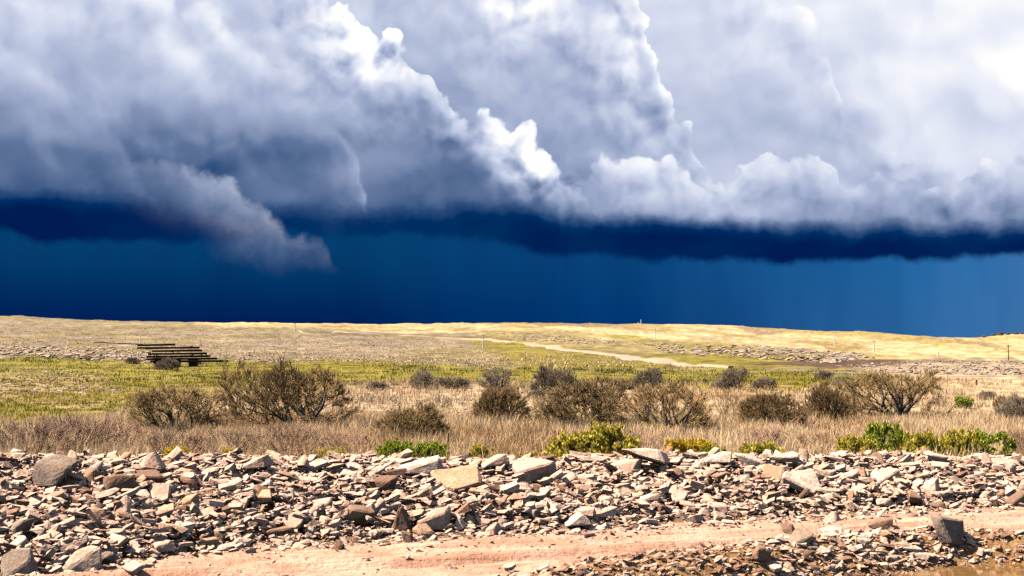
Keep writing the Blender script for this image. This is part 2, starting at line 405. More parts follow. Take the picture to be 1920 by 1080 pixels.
M = dict(
    ground=mat_ground(),
    road=mat_earth('pink_dirt', (0.46, 0.29, 0.19), (0.60, 0.43, 0.31), (0.34, 0.19, 0.115), 1.0, 0.05),
    bank=mat_earth('bank_soil', (0.22, 0.135, 0.08), (0.30, 0.20, 0.125), (0.14, 0.08, 0.045), 1.0, 0.06),
    ochre=mat_earth('ochre_soil', (0.36, 0.20, 0.085), (0.46, 0.29, 0.14), (0.22, 0.11, 0.045), 1.2, 0.06),
    track=mat_earth('far_track_dirt', (0.42, 0.33, 0.25), (0.50, 0.40, 0.31), (0.34, 0.25, 0.18), 0.3, 0.05),
    rubble=mat_rock('rubble_stone', ROCKS_MIX, 'tint'),
    pale=mat_rock('pale_stone', ROCKS_PALE), 
    pink=mat_rock('pink_stone', [(0.0, (0.60, 0.42, 0.34)), (1.0, (0.66, 0.50, 0.42))]),
    brown=mat_rock('brown_stone', [(0.0, (0.24, 0.155, 0.11)), (1.0, (0.33, 0.22, 0.16))]),
    tan=mat_rock('tan_stone', [(0.0, (0.52, 0.36, 0.24)), (1.0, (0.58, 0.42, 0.29))]),
    grey=mat_rock('grey_stone', [(0.0, (0.30, 0.25, 0.215)), (1.0, (0.38, 0.32, 0.27))]),
    farstone=mat_rock('far_stone', [(0.0, (0.34, 0.29, 0.26)), (0.5, (0.48, 0.42, 0.38)), (1.0, (0.42, 0.33, 0.26))], 'tint'),
    bark=mat_plain('dark_bark', (0.07, 0.052, 0.038), (0.17, 0.13, 0.095), 14.0, 0.9),
    twig=mat_tint('brown_twigs', [(0.0, (0.17, 0.115, 0.06)), (0.5, (0.33, 0.235, 0.125)), (1.0, (0.48, 0.36, 0.21))], 0.9, objvar=0.35),
    brush=mat_tint('dry_brush_twigs', [(0.0, (0.26, 0.16, 0.10)), (0.5, (0.44, 0.30, 0.21)), (1.0, (0.58, 0.45, 0.35))], 0.9, objvar=0.3),
    greytwig=mat_tint('grey_twigs', [(0.0, (0.15, 0.12, 0.09)), (0.5, (0.28, 0.23, 0.18)), (1.0, (0.40, 0.34, 0.27))], 0.9, objvar=0.3),
    dry=mat_tint('dry_grass', [(0.0, (0.36, 0.23, 0.12)), (0.3, (0.60, 0.43, 0.28)), (0.65, (0.74, 0.57, 0.41)), (0.9, (0.70, 0.55, 0.44)), (1.0, (0.60, 0.44, 0.09))], 0.8, trans=0.25),
    green=mat_tint('meadow_grass', [(0.0, (0.06, 0.065, 0.008)), (0.4, (0.20, 0.185, 0.018)), (0.75, (0.36, 0.30, 0.035)), (1.0, (0.52, 0.39, 0.12))], 0.8, trans=0.2),
    leaf=mat_tint('green_leaves', [(0.0, (0.05, 0.085, 0.012)), (0.5, (0.13, 0.19, 0.02)), (1.0, (0.27, 0.30, 0.035))], 0.6, trans=0.3),
    yleaf=mat_tint('yellow_green_leaves', [(0.0, (0.13, 0.13, 0.025)), (0.5, (0.34, 0.30, 0.05)), (1.0, (0.55, 0.45, 0.10))], 0.7, trans=0.3),
    yellow=mat_tint('yellow_leaves', [(0.0, (0.30, 0.22, 0.02)), (0.5, (0.60, 0.43, 0.03)), (1.0, (0.72, 0.55, 0.08))], 0.7, trans=0.3),
    rust=mat_plain('rusty_dark_steel', (0.022, 0.013, 0.009), (0.06, 0.032, 0.02), 3.0, 0.85),
    white=mat_plain('whitewashed_pole', (0.72, 0.70, 0.66), (0.82, 0.80, 0.77), 3.0, 0.7),
    darkpole=mat_plain('weathered_timber', (0.05, 0.04, 0.03), (0.10, 0.08, 0.06), 8.0, 0.9, (1, 1, 0.1)),
)
mw, g, b = new_mat('muddy_water', 0.06)
b.inputs['Specular IOR Level'].default_value = 0.5
P = g.new('ShaderNodeNewGeometry').outputs['Position']
n = g.noise(P, 1.2, 3.0, 0.5)
g.put(b.inputs['Base Color'], g.mixc(n, (0.17, 0.085, 0.025), (0.24, 0.13, 0.042)))
bump(g, b, g.noise(P, 7.0, 2.0, 0.5), 0.006, 0.5)
M['water'] = mw
# final colour balance of each stone, soil and plant
TONE = dict(ground=(0.80, 0.74, 0.66), road=(1.0, 0.80, 0.755), bank=(0.80, 0.72, 0.64), ochre=(0.70, 0.62, 0.54), track=(0.80, 0.72, 0.63), dry=(1.12, 1.0, 0.80),
            green=(0.78, 0.74, 0.26), twig=(1.3, 1.09, 0.82), brush=(1.65, 1.36, 1.12), greytwig=(1.45, 1.22, 0.98), leaf=(2.1, 1.8, 1.1), yleaf=(1.6, 1.45, 0.9), yellow=(1.3, 1.15, 0.7), rust=(0.2, 0.18, 0.16), farstone=(0.98, 0.85, 0.74))
for k in ('rubble', 'pale', 'pink', 'tan'): TONE[k] = (1.12, 0.90, 0.785)
for k in ('brown', 'grey'): TONE[k] = (0.92, 0.78, 0.68)
for k, t in TONE.items():
    g = G(M[k].node_tree)
    for node in list(g.n):
        if node.type in ('BSDF_PRINCIPLED', 'BSDF_TRANSLUCENT') and node.inputs[0].is_linked:
            g.put(node.inputs[0], g.mixc(1.0, node.inputs[0].links[0].from_socket, t, 'MULTIPLY'))

# ------------------------------------------------------------------ the lie of the land
# plain behind the bank, then rising ground: apparent row of the ground at each distance, by bearing
BX = np.array([-1400, 0, 240, 420, 640, 960, 1280, 1600, 1920, 3300], float)
BX = np.insert(BX, 8, 1780.0)
ROWS = {   # distance: rows at those bearings
    30:  [905, 905, 906, 906, 906, 906, 906, 906, 906, 906],
    50:  [797, 797, 799, 800, 800, 800, 800, 800, 800, 800],
    80:  [742, 742, 743, 741, 740, 740, 740, 740, 740, 740],
    110: [708, 709, 712, 713, 713, 713, 713, 713, 713, 713],
    150: [678, 680, 687, 689, 691, 692, 694, 696, 696, 696],
    200: [655, 660, 668, 671, 674, 678, 684, 687, 686, 686],
    300: [628, 636, 646, 648, 652, 660, 670, 674, 674, 674],
    420: [606, 614, 626, 628, 634, 644, 656, 662, 665, 665],
    560: [585, 600, 612, 615, 622, 631, 641, 648, 655, 658],
    700: [575, 594, 605, 610, 614, 618, 625, 636, 645, 650],
    900: [580, 597, 606, 606, 608.5, 607.5, 610, 624, 637, 640],
    1200:[600, 615, 618, 614, 614, 612, 616, 626, 634, 622],
    1700:[622, 630, 632, 630, 628, 626, 628, 634, 640, 634],
    3500:[648, 648, 648, 648, 648, 648, 648, 648, 648, 648]}
for k_ in ROWS: ROWS[k_].insert(8, (ROWS[k_][7] + ROWS[k_][8]) / 2)
ROWS[900][8:] = [634.5, 638, 640]; ROWS[1200][8:] = [637.5, 627.5, 622]
RY = np.array(sorted(ROWS)); RV = np.array([ROWS[k] for k in RY], float)
def smooth1(xp, fp, x):
    """monotone-ish cubic interpolation of table fp (n, k) at x, per sample"""
    i = np.clip(np.searchsorted(xp, x) - 1, 0, len(xp) - 2)
    return i, np.clip((x - xp[i]) / (xp[i + 1] - xp[i]), 0, 1)
lRY = np.log(RY)
SL = np.gradient(RV, lRY, axis=0)
def far_row(px, Y):
    ly = np.log(np.clip(Y, 30, 3500))
    i, t = smooth1(lRY, None, ly)
    j, s = smooth1(BX, None, np.clip(px, BX[0], BX[-1]))
    s = s * s * (3 - 2 * s)
    h = lRY[i + 1] - lRY[i]
    out = 0
    for jj, wgt in ((j, 1 - s), (j + 1, s)):
        a, b2 = RV[i, jj], RV[i + 1, jj]; ma, mb = SL[i, jj] * h, SL[i + 1, jj] * h
        out = out + wgt * ((2 * t**3 - 3 * t**2 + 1) * a + (t**3 - 2 * t**2 + t) * ma + (-2 * t**3 + 3 * t**2) * b2 + (t**3 - t**2) * mb)
    return out
def far_h(x, y):
    Y = np.maximum(np.asarray(y, float), 1.0)
    px = 960 + FPX * x / np.maximum(Y, 30)
    z = CAM_Z - Y * (far_row(px, Y) - HORIZ) / FPX
    z = np.where(Y < 30, 0.0, np.where(Y < 50, z * sstep(30, 50, Y), z))
    k = np.clip((Y - 40) / 120, 0, 1)
    z = z + fbm(x * 0.35, y * 0.35, 3, 3) * 0.16 + k * fbm(x * 0.06, y * 0.06, 8, 4) * np.clip(Y / 160, 0, 3.2) * 1.0
    return z
ES = np.array([0.9385, 0.3453]); ET = np.array([-0.3453, 0.9385])
def st(x, y):
    return x * ES[0] + (y - 20.6) * ES[1], x * ET[0] + (y - 20.6) * ET[1]
def xy(s, t):
    return s * ES[0] + t * ET[0], 20.6 + s * ES[1] + t * ET[1]
def base_t(s):      # foot of the rubble bank
    return 1.55 + 0.5 * fbm(s * 0.35, s * 0 + 3.3, 5, 3) - 1.7 * sstep(-3.6, -6.5, s) + 0.3 * sstep(2.5, 5.0, s)
def near_t(s):      # near edge of the road
    return -1.45 + 1.2 * fbm(s * 0.3, s * 0 + 9.1, 6, 3) + 0.75 * sstep(1.5, 4.0, s) * sstep(8.2, 6.0, s) - 1.5 * sstep(1.0, -2.5, s)
def near_h(x, y):
    s, t = st(x, y)
    bt = base_t(s)
    crest = 0.76 - 0.030 * x + 0.16 * fbm(s * 0.5, t * 0.5, 21, 3)
    rise = np.clip((t - bt) / np.maximum(4.1 - bt, 0.5), 0, 1)
    up = crest * (rise ** 0.85)
    flat = np.where(t > 4.1, sstep(8.6, 5.0, t), 1.0)
    z = up * flat
    z = z + np.where(t > bt, 0.16 * fbm(x * 1.4, y * 1.4, 31, 3), 0)
    # road with wheel ruts
    nt = near_t(s)
    onroad = sstep(nt - 0.2, nt + 0.3, t) * sstep(bt + 0.2, bt - 0.3, t)
    wob = t + 0.25 * fbm(s * 0.25, t * 0 + 1.0, 77, 2)
    ruts = -0.07 * np.exp(-((wob - 0.65) / 0.18) ** 2) - 0.07 * np.exp(-((wob + 0.75) / 0.18) ** 2) + 0.05 * np.exp(-((wob - 0.28) / 0.12) ** 2) + 0.04 * np.exp(-((wob + 0.42) / 0.1) ** 2)
    z = z + onroad * (1.4 * ruts + 0.09 * fbm(s * 0.35, t * 3.0, 41, 4) + 0.05 * fbm(s * 2.2, t * 4.0, 43, 4))
    # gravelly near edge, then down to the pool
    drop = np.clip(nt - t, 0, 4)
    hump = 0.11 * np.exp(-((drop - 0.45) / 0.45) ** 2) * sstep(-0.5, 2.5, s)
    z = z + np.where(drop > 0, hump - 0.50 * sstep(0.3, 1.6, drop) + 0.14 * fbm(x * 1.8, y * 1.8, 51, 4) * sstep(0, 0.5, drop), 0)
    return z
def ground_h(x, y):
    x = np.asarray(x, float); y = np.asarray(y, float)
    s, t = st(x, y)
    k = sstep(7.4, 8.4, t)
    return near_h(x, y) * (1 - k) + far_h(x, y) * k
PITCH = R(2.147)
def ray(px, py):
    a, b2 = (px - 960) / FPX, (540 - py) / FPX
    return np.array([a, math.cos(PITCH) - b2 * math.sin(PITCH), math.sin(PITCH) + b2 * math.cos(PITCH)])
_YS = np.concatenate([np.arange(15, 60, 0.05), np.geomspace(60, 1400, 1500)])
def on_ground(px, py, ymin=0.0):
    d = ray(px, py); d = d / d[1]
    x, z = d[0] * _YS, CAM_Z + d[2] * _YS
    hit = np.nonzero((ground_h(x, _YS) >= z) & (_YS >= ymin))[0]
    i = hit[0] if len(hit) else len(_YS) - 1
    return float(x[i]), float(_YS[i]), float(ground_h(x[i], _YS[i]))
def project(x, y, z):
    dz = z - CAM_Z
    yc = y * math.cos(PITCH) + dz * math.sin(PITCH); zc = -y * math.sin(PITCH) + dz * math.cos(PITCH)
    return 960 + FPX * x / yc, 540 - FPX * zc / yc

# ------------------------------------------------------------------ ground sheet
def poly_sd(PX, PY, poly, ys=1.0):
    """signed distance to a polygon, positive inside"""
    poly = np.array(poly, float); d = np.full(PX.shape, 1e9); ins = np.zeros(PX.shape, bool)
    for (x1, y1), (x2, y2) in zip(poly, np.roll(poly, -1, 0)):
        y1s, y2s, PYs = y1 * ys, y2 * ys, PY * ys
        ex, ey = x2 - x1, y2s - y1s
        t = np.clip(((PX - x1) * ex + (PYs - y1s) * ey) / (ex * ex + ey * ey + 1e-9), 0, 1)
        d = np.minimum(d, np.hypot(PX - x1 - t * ex, PYs - y1s - t * ey))
        c = ((y1s > PYs) != (y2s > PYs)) & (PX < ex * (PYs - y1s) / (y2s - y1s + 1e-12) + x1)
        ins ^= c
    return np.where(ins, d, -d)
MEADOW = [(-900, 812), (60, 805), (200, 790), (260, 762), (400, 745), (640, 724), (900, 722), (1300, 724), (1500, 738), (1640, 722), (1700, 708), (1500, 697), (1330, 697), (1000, 688), (700, 678), (500, 675), (330, 679), (170, 668), (0, 668), (-900, 660)]
GOLD = [(365, 590), (365, 609), (640, 617), (760, 625), (900, 620), (1000, 622), (1110, 632), (1170, 642), (1290, 646), (1400, 651), (1500, 652), (1580, 660), (1640, 672), (1780, 673), (1920, 670), (3000, 672), (3000, 560)]
ZONES = [  # polygon rows/columns of the land as seen over the plain, soil colour, softness, strength
    ([(-3000, 790), (-3000, 400), (3500, 400), (3500, 690), (1700, 700), (1300, 725), (640, 726), (300, 760)], (0.30, 0.24, 0.175), 8, 1.0),
    (MEADOW, (0.255, 0.215, 0.014), 14, 0.94),
    ([(-200, 705), (0, 700), (160, 705), (230, 730), (200, 770), (60, 760), (-200, 770)], (0.40, 0.29, 0.14), 16, 0.7),
    (GOLD, (0.64, 0.505, 0.295), 3, 1.0),
    ([(1000, 690), (900, 660), (860, 630), (980, 624), (1110, 634), (1180, 645), (1300, 650), (1420, 655), (1560, 665), (1600, 690), (1400, 696)], (0.24, 0.20, 0.02), 6, 0.97),
    ([(880, 622), (1000, 618), (1100, 628), (1200, 640), (1330, 650), (1330, 668), (1150, 662), (960, 640)], (0.34, 0.27, 0.14), 8, 0.75),
    ([(1120, 626), (1180, 628), (1290, 641), (1400, 648), (1330, 652), (1190, 640)], (0.26, 0.23, 0.03), 3, 0.8),
    ([(1380, 684), (1500, 676), (1640, 668), (1700, 676), (1640, 686), (1500, 690)], (0.125, 0.07, 0.045), 3, 0.95),
    ([(955, 604), (1140, 604), (1150, 611), (1120, 614), (1010, 610)], (0.22, 0.15, 0.09), 2, 0.8),
    ([(1370, 613), (1440, 616), (1490, 625), (1420, 627)], (0.26, 0.17, 0.13), 2, 0.8),
    ([(1720, 634), (1850, 637), (1870, 650), (1800, 645)], (0.34, 0.24, 0.17), 3, 0.8),
    ([(1500, 636), (1560, 641), (1630, 655), (1600, 658), (1500, 641)], (0.36, 0.27, 0.06), 3, 0.7),
    ([(480, 618), (640, 622), (900, 630), (1000, 640), (900, 636), (640, 627)], (0.20, 0.14, 0.08), 2, 0.7),
    ([(1570, 688), (1700, 683), (2100, 676), (2100, 706), (1700, 706)], (0.46, 0.35, 0.255), 5, 0.85),
    ([(1620, 711), (1800, 705), (2200, 706), (2200, 722), (1750, 722)], (0.68, 0.54, 0.36), 4, 0.9),
    ([(1290, 722), (1540, 724), (1560, 736), (1350, 740)], (0.50, 0.36, 0.05), 4, 0.9),
    ([(620, 745), (900, 735), (1060, 745), (1060, 780), (860, 800), (600, 790)], (0.62, 0.48, 0.36), 10, 0.6),
]
def zone_colour(x, y, z):
    px, py = project(x, np.maximum(y, 20), z)
    kj = np.clip((py - 600) / 110, 0.12, 1); jx = fbm(px * 0.02, py * 0.12, 91, 4) * 90 * kj; jy = fbm(px * 0.016 + 50, py * 0.08, 92, 4) * 30 * kj
    c = np.tile(np.array((0.58, 0.44, 0.31)), (len(x), 1))
    for poly, colr, soft, k in ZONES:
        w = sstep(-soft, soft, poly_sd(px + jx, py + jy, poly, 5.0) / 5.0 * 2.0) * k
        c = c * (1 - w[:, None]) + np.array(colr) * w[:, None]
    # streaks of greener and drier growth along the slope
    st1 = fbm(px * 0.006, py * 0.16, 71, 4)
    far = sstep(90, 140, y)
    grn = sstep(0.03, 0.16, st1) * far * 0.6 * (px < 1050)
    c = c * (1 - grn[:, None]) + np.array((0.26, 0.215, 0.05)) * grn[:, None]
    v = 1 + (0.9 * fbm(px * 0.012, py * 0.35, 72, 4) + 0.8 * fbm(px * 0.06, py * 0.9, 74, 3)) * far
    c = c * v[:, None]
    gk = sstep(-4, 4, poly_sd(px, py, GOLD)) * far
    b1 = sstep(-0.03, 0.09, fbm(px * 0.006 + 9, py * 0.14 - px * 0.016, 75, 4)) * gk * (0.3 + 0.4 * sstep(950, 1150, px))
    c = c * (1 - b1[:, None]) + np.array((0.36, 0.285, 0.07)) * b1[:, None]
    b2_ = sstep(0.07, 0.13, fbm(px * 0.005 + 33, py * 0.24 - px * 0.03, 76, 3)) * gk * 0.4
    c = c * (1 - b2_[:, None]) + np.array((0.28, 0.19, 0.12)) * b2_[:, None]
    # bare pale soil and darker litter on the plain
    pl = 1 - sstep(95, 125, y)
    v2 = fbm(x * 0.22, y * 0.10, 73, 4)
    lit = sstep(0.05, 0.2, v2) * 0.5 * pl
    c = c * (1 - lit[:, None]) + np.array((0.36, 0.25, 0.15)) * lit[:, None]
    return np.clip(c, 0.01, 0.85)
def build_ground():
    a_in = np.linspace(-0.46, 0.46, 430); side = 0.46 + np.geomspace(0.01, 2.6, 26)
    A = np.concatenate([-side[::-1], a_in, side])
    Y = np.concatenate([np.linspace(-80, 28, 10), np.geomspace(30, 1300, 350), np.geomspace(1350, 9000, 16)])
    YY, AA = np.meshgrid(Y, A, indexing='ij')
    XX = AA * np.maximum(YY, 30)
    x, y = XX.ravel(), YY.ravel()
    z = far_h(x, y)
    s, t = st(x, y)
    z = z - 0.9 * sstep(9.0, 7.6, t) * (np.abs(s) < 24) * (t > -9)      # under the finer sheets of the roadside
    z = np.where(y > 3500, z - (y - 3500) * 0.02, z)
    me = mesh_np('ground', np.c_[x, y, z], grid_faces(len(Y), len(A)), M['ground'], True, {'zone': zone_colour(x, y, z)})
    tag(link('ground', me), 'open plain rising to low grassy hills', kind='structure')
build_ground()
def strip(name, fa, fb, nt, mat, lab, s0=-22, s1=22, ds=0.085, dz=0.0, sink=0.0):
    S = np.arange(s0, s1, ds); K = np.linspace(0, 1, nt)
    SS, KK = np.meshgrid(S, K, indexing='ij')
    a, b2 = fa(S)[:, None], fb(S)[:, None]
    T = a + (b2 - a) * KK
    x, y = xy(SS.ravel(), T.ravel())
    z = ground_h(x, y) + dz - sink * (sstep(0.0, 0.08, KK) * sstep(0.85, 0.6, KK)).ravel()
    me = mesh_np(name, np.c_[x, y, z], grid_faces(len(S), nt)[:, ::-1], mat, True)
    o = link(name, me); tag(o, lab, kind='structure'); return o
strip('dirt_road', near_t, base_t, 44, M['road'], 'pink dirt road with wheel ruts in front of the rubble bank')
strip('bank_soil', base_t, lambda s: 0 * s + 9.2, 90, M['bank'], 'brown soil under the bank of broken rock', sink=0.13)
strip('gravel_edge', lambda s: 0 * s - 9.0, near_t, 90, M['ochre'], 'ochre earth edge sloping from the road to the pool')
# muddy pool
ang = np.linspace(0, 2 * np.pi, 48, endpoint=False)
cx, cy = 9.8, 17.2
V = [(cx, cy, -0.28)] + [(cx + 5.4 * math.cos(a) * (1 + 0.06 * math.sin(3 * a)), cy + 4.6 * math.sin(a), -0.28) for a in ang]
F = [(0, i + 1, (i + 1) % 48 + 1) for i in range(48)]
tag(link('muddy_pool', mesh_np('muddy_pool', V, F, M['water'], True)), 'ochre muddy pool below the road edge', kind='structure')
# pale track across the far slope
def ribbon(name, pts, wid, mat, lab, dz=0.12, wids=None):
    P = np.array([on_ground(px, py, 90)[:2] for px, py in pts])
    d = np.r_[0, np.cumsum(np.hypot(*np.diff(P, axis=0).T))]
    q = np.linspace(0, d[-1], 160)
    X, Y = np.interp(q, d, P[:, 0]), np.interp(q, d, P[:, 1])
    for _ in range(6):
        X[1:-1] = (X[:-2] + 2 * X[1:-1] + X[2:]) / 4; Y[1:-1] = (Y[:-2] + 2 * Y[1:-1] + Y[2:]) / 4
    tx, ty = np.gradient(X), np.gradient(Y); L = np.hypot(tx, ty); nx, ny = -ty / L, tx / L
    W = wid * (1 + 0.3 * fbm(q * 0.05, q * 0, 7, 3)) * np.clip(np.minimum(q, d[-1] - q) / (0.18 * d[-1]), 0.15, 1)
    rows = []
    for k in np.linspace(-0.5, 0.5, 7):
        x, y = X + nx * W * k, Y + ny * W * k
        rows.append(np.c_[x, y, far_h(x, y) + dz - (0.5 if abs(k) > 0.45 else 0.0)])
    V = np.stack(rows, 1).reshape(-1, 3)
    tag(link(name, mesh_np(name, V, grid_faces(160, 7), mat, True)), lab, kind='structure')
ribbon('hill_track', [(560, 621), (640, 626), (760, 630), (860, 635), (940, 640), (1000, 647), (1060, 656), (1140, 665), (1240, 677), (1330, 689), (1370, 691)], 5.6, M['track'], 'pale dirt track running down the far slope', 0.28)

# ------------------------------------------------------------------ rocks
def hull(points, bev=0.0, cuts=0, rough=0.0, seed=0):
    bm = bmesh.new()
    for p in points: bm.verts.new(p)
    r = bmesh.ops.convex_hull(bm, input=bm.verts)
    junk = [e for e in r['geom_interior'] + r['geom_unused'] if isinstance(e, bmesh.types.BMVert)]
    bmesh.ops.delete(bm, geom=list(set(junk)), context='VERTS')
    bmesh.ops.dissolve_limit(bm, angle_limit=R(12), verts=bm.verts, edges=bm.edges)
    if bev: bmesh.ops.bevel(bm, geom=list(bm.edges), offset=bev, segments=1, affect='EDGES', profile=0.6)
    bmesh.ops.triangulate(bm, faces=bm.faces)
    for _ in range(cuts):
        bmesh.ops.subdivide_edges(bm, edges=[e for e in bm.edges if e.calc_length() > 0.22], cuts=1)
        bmesh.ops.triangulate(bm, faces=bm.faces)
    bm.normal_update()
    if rough:
        for v in bm.verts:
            p = v.co
            n = fbm(np.array([p.x * 2.3 + seed * 3.1 + p.z * 1.7]), np.array([p.y * 2.3 - p.z * 2.1]), seed, 3)[0]
            v.co = p + v.normal * float(n) * rough
    V = np.array([v.co[:] for v in bm.verts]); F = np.array([[v.index for v in f.verts] for f in bm.faces])
    bm.free()
    return V, F
def shape_points(kind, r):
    """unit-ish stone about 1 across: x wide, y deep, z high"""
    if kind == 'slab':       # flat plate with an irregular polygon outline
        n = r.integers(5, 8); a = np.sort(r.uniform(0, 2 * np.pi, n) * 0.35 + np.linspace(0, 2 * np.pi, n, endpoint=False))
        rad = r.uniform(0.75, 1.0, n)
        top = np.c_[np.cos(a) * rad * 0.5, np.sin(a) * rad * 0.5, r.uniform(0.10, 0.17, n)]
        bot = np.c_[np.cos(a + 0.1) * rad * r.uniform(0.4, 0.54), np.sin(a + 0.1) * rad * r.uniform(0.4, 0.54), r.uniform(-0.2, -0.1, n)]
        return np.r_[top, bot]
    if kind == 'pyramid':
        n = 6; a = np.linspace(0, 2 * np.pi, n, endpoint=False) + r.uniform(-0.3, 0.3, n)
        base = np.c_[np.cos(a) * r.uniform(0.42, 0.55, n), np.sin(a) * r.uniform(0.42, 0.55, n), r.uniform(-0.5, -0.3, n)]
        return np.r_[base, [[r.uniform(-0.15, 0.1), r.uniform(-0.1, 0.15), 0.5], [0.18, 0.1, 0.28], [-0.2, -0.12, 0.12]]]
    if kind == 'wedge':
        b = np.array([[-.5, -.4, -.4], [.45, -.45, -.45], [.5, .4, -.4], [-.45, .45, -.45], [.5, -.3, .42], [.45, .4, .5], [-.5, .35, .0], [-.48, -.35, -.15], [.1, .0, .42]])
        return b + r.normal(0, 0.06, b.shape)
    b = np.array([[x, y, z] for x in (-.5, .5) for y in (-.5, .5) for z in (-.5, .5)])      # broken lump
    b = b * r.uniform(0.45, 1.0, b.shape)
    b = np.delete(b, r.choice(8, 2, replace=False), 0)
    ex = r.normal(0, 1, (7, 3)); ex = ex / np.linalg.norm(ex, axis=1)[:, None] * r.uniform(0.44, 0.60, (7, 1))
    p = np.r_[b, ex]
    p[:, 0] += p[:, 2] * r.uniform(-0.35, 0.35); p[:, 1] += p[:, 2] * r.uniform(0.05, 0.45); p[:, 2] += p[:, 0] * r.uniform(-0.25, 0.25)
    return p / np.abs(p).max(0) * 0.5
def pebble_points(r):
    n = r.integers(9, 14)
    p = r.normal(0, 1, (n, 3)); p /= np.linalg.norm(p, axis=1)[:, None]
    p = np.sign(p) * np.abs(p) ** 0.75
    return p * 0.5 * r.uniform(0.75, 1.05, (n, 1)) * np.array([1, 0.8, 0.55])
PEB = [hull(pebble_points(rng)) for _ in range(18)]
PEB += [hull(shape_points(k, rng) * (1, 0.85, zs)) for k, zs in (('slab', 1.0), ('slab', 1.4), ('wedge', 0.7), ('block', 0.6), ('slab', 0.8), ('wedge', 0.5), ('pyramid', 0.6)) for _ in range(6)]

